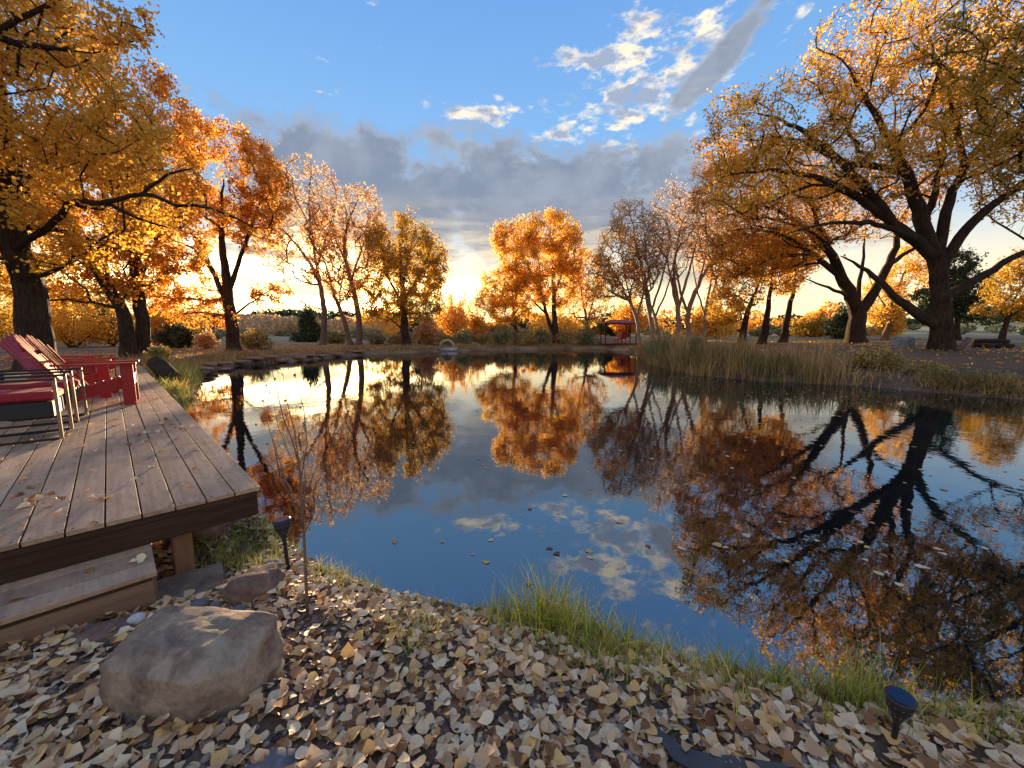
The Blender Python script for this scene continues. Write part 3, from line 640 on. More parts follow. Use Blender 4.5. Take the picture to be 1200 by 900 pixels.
for i, (px, py, wp, hp, Y, mt_, lb) in enumerate([
    (532, 402, 56, 54, 56, 'orange', 'orange tree-like thicket above the white float'), (560, 402, 30, 34, 58, 'gold', 'yellow thicket left of the low spreading orange tree'),
    (655, 402, 74, 30, 56, 'gold', 'long golden thicket behind the tallest orange tree'), (735, 402, 54, 44, 52, 'orange', 'orange thicket behind the red shelter'),
    (840, 402, 60, 44, 44, 'gold', 'golden thicket behind the bare trees, left of the slanting trunks'), (950, 402, 50, 26, 50, 'olive', 'yellow green thicket left of the forked cottonwood trunk'),
    (982, 402, 34, 34, 40, 'juniper', 'dark green bush hugging the left side of the forked cottonwood trunk'), (1040, 402, 44, 40, 44, 'gold', 'golden thicket right of the forked cottonwood trunk'),
    (610, 402, 40, 26, 60, 'juniper', 'dark evergreen thicket between the low and the tallest orange tree'), (718, 402, 40, 30, 62, 'juniper', 'dark evergreen thicket left behind the red shelter'),
    (580, 402, 44, 22, 60, 'orange', 'low orange thicket behind the low spreading orange tree')]):
    bush(lb, px, py, Y, wp, hp, mt_, 6000, .22, 'thicket', 'autumn thickets beyond the far shore', 50+i, 'thicket')
for i, (px, Y, wp, hp, mt_, lb) in enumerate([
    (-40, 30, 130, 90, 'olive', 'yellow green thicket at the left edge behind the thick trunk'), (85, 31, 90, 80, 'gold', 'golden thicket right of the thick trunk, behind the red chairs'),
    (130, 34, 60, 60, 'sage', 'grey green thicket between the thick trunk and the twin trunks'), (195, 33, 60, 50, 'orange', 'orange thicket right behind the twin trunks'),
    (20, 38, 90, 60, 'sage', 'grey shaded thicket behind the thick trunk')]):
    bush(lb, px, 405, Y, wp, hp, mt_, 9000, .15, 'thicket', 'thickets behind the left trees', 80+i, 'thicket')

def far_wood(name, label, spots, mt, leaf, seed):
    rng = np.random.default_rng(seed); P = []
    for px, Y, w_, h_ in spots:
        c = at(px, 389, Y); g = gz(c[0], c[1]); n = 420
        q = ellipsoid_pts(n, (0, 0, 0), (1, 1, 1), rng, .5)*np.array((w_, w_*.8, h_*.5)) + np.array((c[0], c[1], g+h_*.5)); P.append(q)
    P = np.concatenate(P); V, Fc = leaf_quads(P, leaf, rng)
    tag(link(name, mesh_from(name, V, Fc, [M[mt]], False, 4)), label, 'woods', kind='stuff')
rg = np.random.default_rng(5)
far_wood('distant_oak_scrub', 'rust red scrub covering the distant slope below the sunset', [(rg.uniform(150, 470), rg.uniform(85, 190), rg.uniform(3, 6), rg.uniform(3, 6)) for _ in range(75)], 'rust', .75, 1)
far_wood('distant_evergreens', 'dark evergreen woods along the horizon', [(rg.uniform(-200, 1400), rg.uniform(150, 330), rg.uniform(5, 12), rg.uniform(4, 8)) for _ in range(120)] + [(rg.uniform(180, 470), rg.uniform(240, 420), rg.uniform(8, 14), rg.uniform(5, 8)) for _ in range(60)], 'juniper', 1.4, 2)
far_wood('distant_orange_trees', 'belt of orange autumn trees beyond the far shore', [(rg.choice([rg.uniform(440, 760), rg.uniform(-100, 230), rg.uniform(800, 1000)]), rg.uniform(65, 110), rg.uniform(2.5, 5), rg.uniform(3, 6.5)) for _ in range(60)], 'orange', .6, 3)
far_wood('distant_sage_scrub', 'grey green scrub scattered over the dry fields', [(rg.uniform(-200, 1300), rg.uniform(52, 120), rg.uniform(1.5, 3), rg.uniform(1, 2.2)) for _ in range(90)], 'sage', .4, 4)

# ------------------------------------------------------------------ reeds and grass
def blades(base, hgt, wid, lean, rng, seg=3):
    """base Nx3; curved tapering ribbons"""
    n = len(base); a = rng.uniform(0, 2*math.pi, n); ld_ = np.stack([np.cos(a), np.sin(a)], 1); fa = rng.uniform(0, 2*math.pi, n); fd = np.stack([np.cos(fa), np.sin(fa)], 1)
    V = np.zeros((n, 2*seg+1, 3))
    for k in range(seg+1):
        t = k/seg; c = base.copy(); c[:, :2] += ld_*(lean*hgt*t**1.8)[:, None]; c[:, 2] += hgt*(t - .35*lean*t**2)
        ww = wid*(1-t)**.7*.5
        if k < seg:
            V[:, 2*k, :] = c; V[:, 2*k, :2] += fd*ww[:, None]; V[:, 2*k+1, :] = c; V[:, 2*k+1, :2] -= fd*ww[:, None]
        else: V[:, 2*k, :] = c
    T = []
    for k in range(seg-1): T += [(2*k, 2*k+1, 2*k+3), (2*k, 2*k+3, 2*k+2)]
    T.append((2*seg-2, 2*seg-1, 2*seg))
    Fc = (np.array(T)[None] + (np.arange(n)*(2*seg+1))[:, None, None]).reshape(-1, 3)
    return V.reshape(-1, 3), Fc
def shore_pts(px0, px1, n, dmin, dmax, rng):
    pl = [tuple(at_z(px, py)[:2]) for px, py in far_px if px0 <= px <= px1]; pl = np.array(pl)
    sl = np.linalg.norm(np.diff(pl, axis=0), axis=1); cum = np.concatenate([[0], np.cumsum(sl)]); u = rng.uniform(0, cum[-1], n); i = np.clip(np.searchsorted(cum, u)-1, 0, len(sl)-1)
    f = (u-cum[i])/sl[i]; p = pl[i]*(1-f[:, None]) + pl[i+1]*f[:, None]; nrm = np.stack([np.diff(pl, axis=0)[:, 1], -np.diff(pl, axis=0)[:, 0]], 1)/sl[:, None]
    d = rng.uniform(dmin, dmax, n); q = p + nrm[i]*d[:, None]
    if np.median(sdist(q[:200, 0], q[:200, 1])) < 0: q = p - nrm[i]*d[:, None]
    return q, cum[-1]
def with_z(q): return np.column_stack([q, np.maximum(ground_z(q[:, 0], q[:, 1]), -.08)])
rr_ = np.random.default_rng(11)
q, L_ = shore_pts(750, 1070, 26000, -.35, 2.4, rr_); q = with_z(q)
cl = vnoise(q[:, 0], q[:, 1], 1.1, 3)+.5; px_ = 600 + F*q[:, 0]/(q[:, 1]*CP + .0)
cl2 = vnoise(q[:, 0], q[:, 1], 3.1, 9)+.5; hh = (.25+rr_.uniform(0, 1, len(q))**1.6*1.0)*(.55+.5*cl+.55*cl2)*(1-.7*smooth(px_, 990, 1060))*(.75+.5*(vnoise(q[:, 0], q[:, 1], .45, 12)+.5)); keep = (rr_.uniform(size=len(q)) < .12+1.1*cl2**1.5) & (rr_.uniform(size=len(q)) > .9*smooth(px_, 1000, 1060))
V, Fc = blades(q[keep], hh[keep], rr_.uniform(.014, .036, keep.sum()), rr_.uniform(.03, .8, keep.sum())**1.3, rr_)
tag(link('reeds', mesh_from('reeds', V, Fc, [M['reed']], False, 3)), 'tall tawny and green reeds standing along the right shore', 'reeds', kind='stuff')
q1, _ = shore_pts(1040, 1220, 5000, -.05, 1.3, rr_); q2, _ = shore_pts(222, 768, 34000, .0, 3.2, rr_); q = with_z(np.concatenate([q1, q2])); cl = vnoise(q[:, 0], q[:, 1], .9, 8)+.5
keep = rr_.uniform(size=len(q)) < cl*1.2; q = q[keep]; hh = rr_.uniform(.12, .55, len(q))*(.3+1.1*cl[keep])*np.where(q[:, 0] > 6, .6, 1)
V, Fc = blades(q, hh, rr_.uniform(.015, .035, len(q)), rr_.uniform(.2, .9, len(q)), rr_, 2)
tag(link('bank_grass', mesh_from('bank_grass', V, Fc, [M['reed']], False, 3)), 'short dry grass along the far and right banks', 'grass', kind='stuff')
for i, (px, py, Y, wp, hp, mt_, lb) in enumerate([(775, 420, 21, 44, 36, 'sage', 'leafy dark green shrub at the left end of the reeds'), (812, 420, 19.5, 30, 30, 'sage', 'second green shrub among the left reeds'),
     (1085, 452, 13, 50, 9, 'scrub', 'low brown shrub on the right bank just past the reeds'), (1150, 460, 11.5, 60, 10, 'sage', 'low tangled shrub at the water line below the giant cottonwood'), (1020, 440, 14.5, 60, 24, 'scrub', 'dull olive shrub at the right end of the reeds')]):
    bush(lb, px, py, Y, wp, hp, mt_, 5000, .06, 'shrub', 'shrubs among the reeds', 120+i, 'shrub')
# near bank grass tufts
def tuft_field():
    rng = np.random.default_rng(21); B = []; Hh = []; Ln = []
    def tuft(px, py, n, h, r, ln=.5, z=.22):
        c = at_z(px, py, z); p = c[:2] + rng.normal(size=(n, 2))*r; B.append(p); Hh.append(rng.uniform(.35, 1.0, n)*h); Ln.append(rng.uniform(.1, 1, n)*ln)
    # crest of the bank, photo px
    for px, py, n, h, r in [(600, 722, 170, .22, .10), (636, 722, 260, .33, .09), (665, 735, 260, .26, .10), (700, 748, 240, .22, .10), (735, 752, 120, .16, .10), (560, 712, 60, .12, .09),
        (770, 765, 130, .17, .10), (810, 775, 150, .17, .10), (850, 786, 150, .17, .08), (900, 790, 220, .17, .07), (940, 805, 120, .15, .09), (985, 815, 190, .16, .08), (1010, 815, 170, .22, .07), (1060, 830, 80, .13, .09),
        (1100, 838, 70, .12, .1), (1140, 840, 80, .12, .1), (1180, 835, 60, .14, .08), (500, 700, 40, .10, .08), (440, 682, 60, .12, .07), (410, 672, 90, .16, .08), (385, 662, 60, .13, .06),
        (270, 625, 260, .14, .17), (300, 640, 200, .13, .15), (320, 655, 90, .12, .10), (300, 605, 200, .14, .15), (250, 640, 70, .10, .1), (480, 765, 110, .10, .08), (500, 755, 60, .09, .08), (590, 790, 50, .08, .1), (660, 790, 50, .09, .1),
        (740, 800, 70, .10, .1), (800, 820, 60, .09, .1), (880, 830, 60, .10, .09), (950, 850, 50, .08, .1), (700, 765, 100, .12, .12), (1040, 850, 40, .10, .08), (835, 800, 70, .12, .1), (1150, 865, 40, .1, .08)]:
        tuft(px, py, int(n*(1.15 if px < 760 else .6)), h*1.2, r*(1 if px < 760 else .8), .85)
    for px, py, n, h, r in [(648, 728, 26, .46, .05), (1000, 815, 14, .40, .08), (855, 785, 10, .26, .05), (755, 762, 8, .22, .05), (1040, 830, 9, .3, .06), (1115, 840, 8, .28, .06), (985, 812, 8, .34, .05)]: tuft(px, py, n*2, h, r, .5)
    q = np.concatenate(B); h_ = np.concatenate(Hh); l_ = np.concatenate(Ln); d = sdist(q[:, 0], q[:, 1]); k = d > -.04; q = q[k]; h_ = h_[k]; l_ = l_[k]
    z = np.maximum(ground_z(q[:, 0], q[:, 1]), -.02); V, Fc = blades(np.column_stack([q, z]), h_, rng.uniform(.0035, .008, len(q)), l_, rng, 4)
    tag(link('bank_edge_grass', mesh_from('bank_edge_grass', V, Fc, [M['grass']], False, 3)), 'green and yellow grass tufts along the near water edge', 'grass', kind='stuff')
tuft_field()

# ------------------------------------------------------------------ deck with step
DZ = .67; Cx, Cy = at_z(305, 570, DZ)[:2]
DR = R(-45)                                            # local +x: inland along the front edge reversed; local +y: away along the boards
M['board'] = simple('deck_board', (.56, .325, .195), (.36, .20, .12), 3, .62, bmp=.35, bd=.004, stretch=(9, .7, 9), objvar=.14, spec=.22)
def board_mat():
    mt, nt, b = nodes('deck_board'); g = tex(nt, 3, 7, .62, .2, 'Object', (9, .7, 9)); c = ramp(nt, g, [(.3, (.36, .205, .115)), (.7, (.56, .335, .195))])
    geo = nt.nodes.new('ShaderNodeNewGeometry'); n = nt.nodes.new('ShaderNodeTexNoise'); nt.links.new(geo.outputs['Position'], n.inputs['Vector']); n.inputs['Scale'].default_value = 2.3; n.inputs['Detail'].default_value = 8; n.inputs['Roughness'].default_value = .68
    n2 = nt.nodes.new('ShaderNodeTexNoise'); nt.links.new(geo.outputs['Position'], n2.inputs['Vector']); n2.inputs['Scale'].default_value = 38; n2.inputs['Detail'].default_value = 5
    c = mixc(nt, ramp(nt, n.outputs['Fac'], [(.46, (0, 0, 0)), (.66, (.55, .55, .55))]), c, (.20, .125, .075))
    c = mixc(nt, ramp(nt, n2.outputs['Fac'], [(.60, (0, 0, 0)), (.70, (.6, .6, .6))]), c, (.16, .10, .06))
    oi = nt.nodes.new('ShaderNodeObjectInfo'); hv = nt.nodes.new('ShaderNodeHueSaturation'); nt.links.new(math_(nt, 'ADD', math_(nt, 'MULTIPLY', oi.outputs['Random'], .34), .83), hv.inputs['Value']); nt.links.new(c, hv.inputs['Color'])
    nt.links.new(hv.outputs[0], b.inputs['Base Color']); b.inputs['Roughness'].default_value = .68; b.inputs['Specular IOR Level'].default_value = .22
    bump(nt, b, g, .5, .004); return mt
M['board'] = board_mat()
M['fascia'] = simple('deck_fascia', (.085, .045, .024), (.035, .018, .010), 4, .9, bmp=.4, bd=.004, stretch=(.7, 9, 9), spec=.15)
M['riser'] = simple('step_riser', (.30, .16, .085), (.18, .09, .045), 3, .75, bmp=.4, bd=.004, stretch=(.7, 9, 9))
M['post'] = simple('post_wood', (.36, .17, .07), (.22, .10, .04), 5, .75, bmp=.4, bd=.004, stretch=(8, 8, .8))
deck = thing('deck', 'weathered brown plank deck reaching along the left shore, with dark edge beams', 'deck', (Cx, Cy, DZ), R(45))
# local frame after rotation 45deg: +y -> (-.707,.707) along the boards, -x -> (-.707,-.707) along the front edge
BW, GAP, TH = .140, .008, .026
rg = random.Random(4)
bm_cache = {}
def board_obj(parent, x, y0, y1, z, w_=BW, th=TH, name='board', mt='board', along='y'):
    L0 = round((y1-y0)/.05)*.05; key = (L0, w_, th, along, mt)
    if key not in bm_cache:
        b = MB(); b.box((0, 0, 0), (w_, L0-.003, th) if along == 'y' else (L0-.003, w_, th), None, .0018); bm_cache[key] = mesh_from(name, b.v, b.f, [M[mt]])
    o = link(name, bm_cache[key], parent); o.location = (x, (y0+y1)/2, z-th/2) if along == 'y' else ((y0+y1)/2, x, z-th/2); return o
DLEN = 13.8; NB = 25
for k in range(NB):
    x = -(k+.5)*(BW+GAP) + .004; y = 0.0; first = True
    while y < DLEN-.05:
        L0 = rg.choice([1.8, 2.4, 3.0, 3.6]) if not first else rg.choice([1.15, 1.8, 2.4, 3.6]); first = False
        if k == 0: L0 = 4.6
        y1 = min(DLEN, round((y+L0)/.05)*.05)
        if DLEN-y1 < .4: y1 = DLEN
        board_obj(deck, x, y, y1, rg.uniform(-.0015, .0015)); y = y1+.003 if y1 < DLEN else DLEN
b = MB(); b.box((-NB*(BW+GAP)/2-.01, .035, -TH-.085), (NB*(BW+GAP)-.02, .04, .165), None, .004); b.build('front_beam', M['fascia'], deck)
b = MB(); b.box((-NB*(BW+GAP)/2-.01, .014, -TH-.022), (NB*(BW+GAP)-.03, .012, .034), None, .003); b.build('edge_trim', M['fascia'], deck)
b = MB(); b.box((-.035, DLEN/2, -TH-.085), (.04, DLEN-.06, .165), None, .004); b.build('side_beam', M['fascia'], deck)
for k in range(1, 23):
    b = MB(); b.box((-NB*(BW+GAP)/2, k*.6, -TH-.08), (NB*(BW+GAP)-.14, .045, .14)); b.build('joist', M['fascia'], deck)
for px_, py_ in ((-.42, .16), (-2.0, .16), (-3.4, .16), (-.3, 3.2), (-.3, 6.3), (-.3, 9.4), (-.3, 12.5), (-2.2, 3.2), (-2.2, 6.3), (-2.2, 9.4)):
    wx = Cx + .7071*px_ - .7071*py_; wy = Cy + .7071*px_ + .7071*py_; g = min(gz(wx, wy), .3)
    b = MB(); hh = DZ-TH-.17-g+.05
    if py_ < 1: b.box((px_+.0, py_+.01, -TH-.172-hh/2), (.10, .14, hh), None, .006)
    else: b.box((px_, py_, -TH-.172-hh/2), (.1, .1, hh), None, .006)
    b.build('post', M['post'], deck)
b = MB()
for k in range(NB):
    for j in range(23):
        for q in (-.045, .045): b.box((-(k+.5)*(BW+GAP)+.004+q, .025+j*.6 if j else .03, .0008), (.008, .008, .002))
o = b.build('screw_heads', M['fascia'], deck); o['kind'] = 'stuff'
# step
SZ = .475; sx, sy = at_z(184, 669.5, SZ)[:2]
step = thing('wooden_step', 'low wooden step of wide brown boards in front of the deck', 'step', (sx, sy, SZ), R(45))
for k in range(4):
    board_obj(step, .07+k*(BW+GAP)+.004, -3.2, 0.0, 0, along='x')
b = MB(); b.box((-1.6, .035, -TH-.088), (3.17, .03, .172), None, .004); b.build('riser', M['riser'], step)
b = MB(); b.box((-.02, .31, -TH-.08), (.03, .50, .155), None, .004); b.build('end_board', M['riser'], step)
b = MB(); b.box((-1.6, .022, -TH-.012), (3.16, .014, .02)); b.build('lip', M['fascia'], step)

# ------------------------------------------------------------------ rocks
def rockmat(name, c1, c2, c3, sc_=3):
    mt, nt, b = nodes(name); f = tex(nt, sc_, 8, .62, .35); f2 = tex(nt, sc_*9, 6, .7)
    c = ramp(nt, f, [(.36, c3), (.48, c2), (.58, c1)]); c = mixc(nt, .35, c, ramp(nt, f2, [(.35, tuple(q*.6 for q in c2)), (.65, c1)]))
    nt.links.new(c, b.inputs['Base Color']); b.inputs['Roughness'].default_value = .85; b.inputs['Specular IOR Level'].default_value = .3
    bump(nt, b, math_(nt, 'ADD', f2, math_(nt, 'MULTIPLY', tex(nt, sc_*24, 6, .8), .9)), .9, .014); return mt
M['boulder'] = rockmat('boulder_stone', (.62, .44, .29), (.34, .225, .145), (.11, .083, .07), 5)
M['redrock'] = rockmat('red_stone', (.42, .25, .16), (.26, .145, .095), (.13, .075, .05), 6)
M['greyrock'] = rockmat('grey_stone', (.36, .33, .32), (.22, .20, .20), (.12, .11, .12), 6)
M['concrete'] = rockmat('concrete', (.40, .29, .20), (.27, .19, .13), (.17, .12, .085), 5)
M['pale'] = simple('pale_stone', (.62, .58, .54), (.42, .38, .34), 20, .8)
def rock(name, label, loc, r, mt, seed=1, rz=0, sub=4, p=2.6, rough=.12, cat='rock', group=None, flat=.0, fac=0, cutl=()):
    bm = bmesh.new(); bmesh.ops.create_icosphere(bm, subdivisions=sub, radius=1); rnd = random.Random(seed)
    from mathutils import noise as N_
    off = Vector((rnd.uniform(-50, 50), rnd.uniform(-50, 50), rnd.uniform(-50, 50)))
    cuts = [(Vector((rnd.gauss(0, 1), rnd.gauss(0, 1), rnd.gauss(0, .8))).normalized(), rnd.uniform(.72, .95)) for _ in range(fac)] + [(Vector(q[:3]).normalized(), q[3]) for q in cutl]
    for v in bm.verts:
        d = v.co.normalized(); q = (abs(d.x)**p + abs(d.y)**p + abs(d.z)**p)**(-1/p); c = d*q
        for n_, dd in cuts:
            e = c.dot(n_)-dd
            if e > 0: c -= n_*e*.9
        f = 1 + rough*N_.noise(d*1.3+off) + rough*.5*N_.noise(d*3.1+off) + rough*.2*N_.noise(d*8+off) + rough*.09*N_.noise(d*20+off)
        c *= f; v.co = Vector((c.x*r[0], c.y*r[1], c.z*r[2]))
    for f in bm.faces: f.smooth = True
    me = bpy.data.meshes.new(name); bm.to_mesh(me); bm.free(); me.materials.append(M[mt])
    o = link(name, me, None, loc); o.rotation_euler = (0, 0, rz); return tag(o, label, cat, group)
def ground_at(px, py, z0=.3):
    z = z0
    for _ in range(6):
        p = at_z(px, py, z); z = .5*z+.5*gz(p[0], p[1])
    return at_z(px, py, z)
p = ground_at(212, 842)
bo = rock('boulder', 'large smooth tan and grey boulder among the leaves in front of the step', (p[0]-.055, p[1]+.155, p[2]+.07), (.262, .18, .172), 'boulder', 77, R(-5), 6, 7, .075, 'boulder', cutl=[(.75, -.1, .66, 1.12), (-.7, -.1, .7, 1.18), (.75, -.66, -.05, 1.08), (-.75, -.66, 0, 1.22), (.1, -.7, .7, 1.16), (.3, -.7, -.6, 1.2), (0, .7, .7, 1.1)])
p = ground_at(290, 706); rock('rock', 'reddish angular rock on the ground just behind the big boulder', (p[0], p[1]+.09, p[2]+.03), (.15, .12, .085), 'redrock', 5, .4, 4, 2.6, .22, fac=6)
p = ground_at(222, 636); rock('rock', 'brown rounded rock in the shade under the deck edge', (p[0], p[1]+.1, p[2]+.05), (.2, .15, .12), 'redrock', 8, .2, 4, 2.4, .2, fac=4)
p = ground_at(252, 616); rock('rock', 'grey rock under the deck edge nearest the water', (p[0], p[1]+.12, p[2]+.04), (.17, .15, .10), 'greyrock', 9, 1, 4, 2.4, .25, fac=5)
p = ground_at(318, 897); rock('rock', 'smooth blue grey stone at the bottom edge below the boulder', (p[0], p[1], p[2]+.0), (.085, .05, .03), 'greyrock', 10, .1, 3, 2.2, .12)
p = ground_at(160, 733); rock('rock', 'small white stone beside the foot of the step', (p[0], p[1], p[2]+.03), (.032, .028, .026), 'pale', 11, .5, 3, 2.4, .15)
p = ground_at(96, 752); rock('rock', 'brown flat stone lying under the front of the step', (p[0]+.05, p[1]+.03, p[2]+.01), (.12, .08, .04), 'redrock', 14, .5, 3, 2.4, .2)
p = ground_at(1057, 404, .9); rock('rock', 'pale angular stone block on the bank left of the giant cottonwood trunk', (p[0], 18.5, gz(p[0]*18.5/p[1], 18.5)+.22), (.42, .35, .32), 'greyrock', 15, .3, 4, 5, .10, cat='stone block', fac=4)
bpy.data.objects[-1] if False else None
blk = bpy.data.objects.get('rock.006')
if blk: bx_ = at(1057, 398, 18.5); blk.location = (bx_[0], 18.5, gz(bx_[0], 18.5)+.22)
# concrete pad under the post
cb = MB(); cb.box((0, 0, 0), (.42, .34, .11), Matrix.Rotation(R(38), 3, 'Z'), .012); p = at_z(212, 692, .17)
co = cb.build('concrete_block', M['concrete']); co.location = (p[0], p[1], .145); tag(co, 'square concrete pad under the orange deck post', 'concrete block')
# small stones near the deck foot
rs = random.Random(3)
for i in range(26):
    px = rs.uniform(195, 330); py = rs.uniform(640, 700) if i < 18 else rs.uniform(700, 740); p = ground_at(px, py); s_ = rs.uniform(.018, .045)
    rock('pebble', 'small brown stone scattered on the bare soil beside the deck post', (p[0], p[1], p[2]+s_*.3), (s_*1.3, s_, s_*.7), rs.choice(['redrock', 'greyrock']), 100+i, rs.uniform(0, 3), 2, 2.3, .2, 'stone', 'small stones beside the deck post')
# flat ledge stones along the left shore
for i in range(22):
    f = i/21; px = 232 + 190*f + rs.uniform(-4, 4); py = 433-20*f**.7 - (3 if i % 2 else 0); p = ground_at(px, py, .15)
    if sdist(p[0], p[1]) < .1: p[1] += .5
    rock('ledge_stone', 'flat reddish stone slab edging the water on the left shore', (p[0], p[1], gz(p[0], p[1])+.03), (rs.uniform(.35, .8), rs.uniform(.2, .4), rs.uniform(.06, .11)), 'redrock', 200+i, rs.uniform(-.3, .3), 3, 4, .15, 'stone slab', 'flat stones edging the left shore')

# ------------------------------------------------------------------ gravel and fallen leaves
M['gravel'] = leafmat('gravel', [(.05, .032, .026), (.12, .078, .060), (.20, .135, .105), (.34, .25, .19)], clump=.15, trans=0.0, rough=.85)
def gravel():
    rng = np.random.default_rng(31); bm = bmesh.new(); bmesh.ops.create_icosphere(bm, subdivisions=1, radius=1)
    T = np.array([v.co[:] for v in bm.verts]); Fq = np.array([[v.index for v in f.verts] for f in bm.faces]); bm.free()
    pts = np.column_stack([rng.uniform(-2.6, 1.2, 15000), rng.uniform(.5, 3.4, 15000)]); k = (sdist(pts[:, 0], pts[:, 1]) > .05) & (rng.uniform(size=len(pts)) < 1.1-.45*smooth(pts[:, 0], -.6, 1.2)); pts = pts[k]; n = len(pts)
    s = rng.uniform(.006, .016, n); z = ground_z(pts[:, 0], pts[:, 1]); V = T[None]*rng.uniform(.75, 1.25, (n, len(T), 1)); V = V*s[:, None, None]*np.array((1.2, 1, .7)); a = rng.uniform(0, 6.28, n)
    X = V[..., 0]*np.cos(a)[:, None]-V[..., 1]*np.sin(a)[:, None]; Y = V[..., 0]*np.sin(a)[:, None]+V[..., 1]*np.cos(a)[:, None]
    V = np.stack([X+pts[:, :1], Y+pts[:, 1:2], V[..., 2]+(z+s*.3)[:, None]], -1).reshape(-1, 3); Fc = (Fq[None]+(np.arange(n)*len(T))[:, None, None]).reshape(-1, 3)
    tag(link('gravel', mesh_from('gravel', V, Fc, [M['gravel']], False, 3)), 'grey gravel showing between the fallen leaves', 'gravel', kind='stuff')
gravel()
def leaf_template(seed):
    r = random.Random(seed); wk = r.uniform(.68, 1.06); S_ = [(0, .0), (.05, .30), (.24, .50+r.uniform(-.05, .05)), (.52, .40+r.uniform(-.05, .04)), (.78, .17), (1.0, 0)]
    S_ = [(a, q*wk*r.uniform(.93, 1.07)) for a, q in S_]; cv = r.uniform(-.9, 1.2); ch = r.uniform(-.6, .8); tw = r.uniform(-.3, .3); V = []; Fc = []
    for s, wd in S_: V.append((s-.45, 0, ch*(s-.45)**2 - .05*abs(wd)))
    L0 = len(V)
    for sg in (1, -1):
        for k in range(1, 5):
            s, wd = S_[k]; j = 1+r.uniform(-.16, .10); V.append((s-.45+.03*sg, sg*wd*j, ch*(s-.45)**2 + cv*(wd)**2 + tw*sg*wd*(s-.4)+r.uniform(-.02, .02)))
    for q, o in ((0, L0), (1, L0+4)):
        for k in range(5):
            if k == 0: f = (0, 1, o)
            elif k == 4: f = (4, 5, o+3)
            else: f = (k, k+1, o+k, o+k-1)
            Fc.append(f if q else f[::-1])
    i = len(V); V += [(-.45, .012, 0), (-.45, -.012, 0), (-.95, -.008+r.uniform(-.15, .15), .06)]; Fc.append((i, i+1, i+2))
    return np.array(V), Fc
LT = [leaf_template(i) for i in range(18)]
LME = [mesh_from('fallen_leaf', V*.075, Fc, [M['litter']]) for V, Fc in LT]
def rot_for(rng, n, tilt):
    a = rng.uniform(0, 6.28, n); b = rng.normal(0, tilt, n); c = rng.normal(0, tilt, n); return a, b, c
def litter():
    rng = np.random.default_rng(41); n = 30000
    P = np.column_stack([rng.uniform(-2.7, 3.7, n), rng.uniform(.35, 3.6, n)]); d = sdist(P[:, 0], P[:, 1])
    dens = .50+.8*(vnoise(P[:, 0], P[:, 1], 2.1, 4)+.5)+.3*vnoise(P[:, 0], P[:, 1], 7, 5)
    px = 600+F*P[:, 0]/(P[:, 1]*CP+ (H-.3)*SP)
    rp = P - np.array(ground_at(368, 800)[:2]); dens -= .55*np.exp(-(rp[:, 0]**2/.012 + rp[:, 1]**2/.10))     # bare gravel beside the boulder
    rp = P - np.array(ground_at(250, 660)[:2]); dens -= .75*np.exp(-((rp**2).sum(1)/.18))
    rp = P - np.array(ground_at(350, 735)[:2]); dens -= .55*np.exp(-((rp**2).sum(1)/.03))
    dens -= .5*smooth(d, .25, .02)
    rp = P-np.array(bo.location[:2]); inb = (np.abs(rp[:, 0])/.262)**3+(np.abs(rp[:, 1])/.175)**3 < 1
    lx = (P[:, 0]-sx)*.7071+(P[:, 1]-sy)*.7071; ly = -(P[:, 0]-sx)*.7071+(P[:, 1]-sy)*.7071; und = (lx < 0) & (ly > 0.02)
    k = (d > .01) & (rng.uniform(size=n) < dens) & ~inb & ~und; P = P[k]; d = d[k]; n = len(P)
    z = ground_z(P[:, 0], P[:, 1]) + .006 + rng.uniform(0, 1, n)**1.6*.034; s = rng.uniform(.5, 1.2, n)*.053
    a, b, c = rot_for(rng, n, .24); depth = P[:, 1]*CP+(H-z)*SP
    vis = (depth > 0) & (np.abs(600+F*P[:, 0]/depth-600) < 590) & (450-F*((z-H)*CP + P[:, 1]*SP)/depth*1.0 < 892)
    order = np.argsort(-(s/np.maximum(depth, .3))*vis); one = set(order[:210].tolist()); big = [[] for _ in LT]
    for i in range(n):
        t = i % 18
        if i in one:
            o = link('fallen_leaf', LME[t]); o.location = (P[i, 0], P[i, 1], z[i]); o.rotation_euler = (b[i], c[i], a[i]); o.scale = (s[i]/.075,)*3
            tag(o, 'dry cottonwood leaf lying in the thick leaf litter of the near bank', 'leaf', 'fallen leaves in the foreground litter')
        else: big[t].append(i)
    VV = []; FF = []; n0 = 0
    for t, ids in enumerate(big):
        ids = np.array(ids); V, Fc = LT[t]; ca, sa, cb_, sb, cc, sn = [f(q[ids]) for q in (a, b, c) for f in (np.cos, np.sin)]
        X, Y, Z = V[:, 0][None], V[:, 1][None], V[:, 2][None]
        Y1 = Y*cb_[:, None]-Z*sb[:, None]; Z1 = Y*sb[:, None]+Z*cb_[:, None]; X2 = X*cc[:, None]+Z1*sn[:, None]; Z2 = -X*sn[:, None]+Z1*cc[:, None]
        X3 = X2*ca[:, None]-Y1*sa[:, None]; Y3 = X2*sa[:, None]+Y1*ca[:, None]; W_ = np.stack([X3, Y3, Z2], -1)*s[ids][:, None, None] + np.column_stack([P[ids], z[ids]])[:, None, :]
        VV.append(W_.reshape(-1, 3)); tri = []
        for f in Fc: tri += [(f[0], f[1], f[2])] + ([(f[0], f[2], f[3])] if len(f) == 4 else [])
        FF.append((np.array(tri)[None]+(np.arange(len(ids))*len(V))[:, None, None]).reshape(-1, 3)+n0); n0 += len(ids)*len(V)
    tag(link('leaf_litter', mesh_from('leaf_litter', np.concatenate(VV), np.concatenate(FF), [M['litter']], False, 3)), 'thick carpet of fallen leaves covering the near bank', 'leaf litter', kind='stuff')
litter()
rl = random.Random(17)
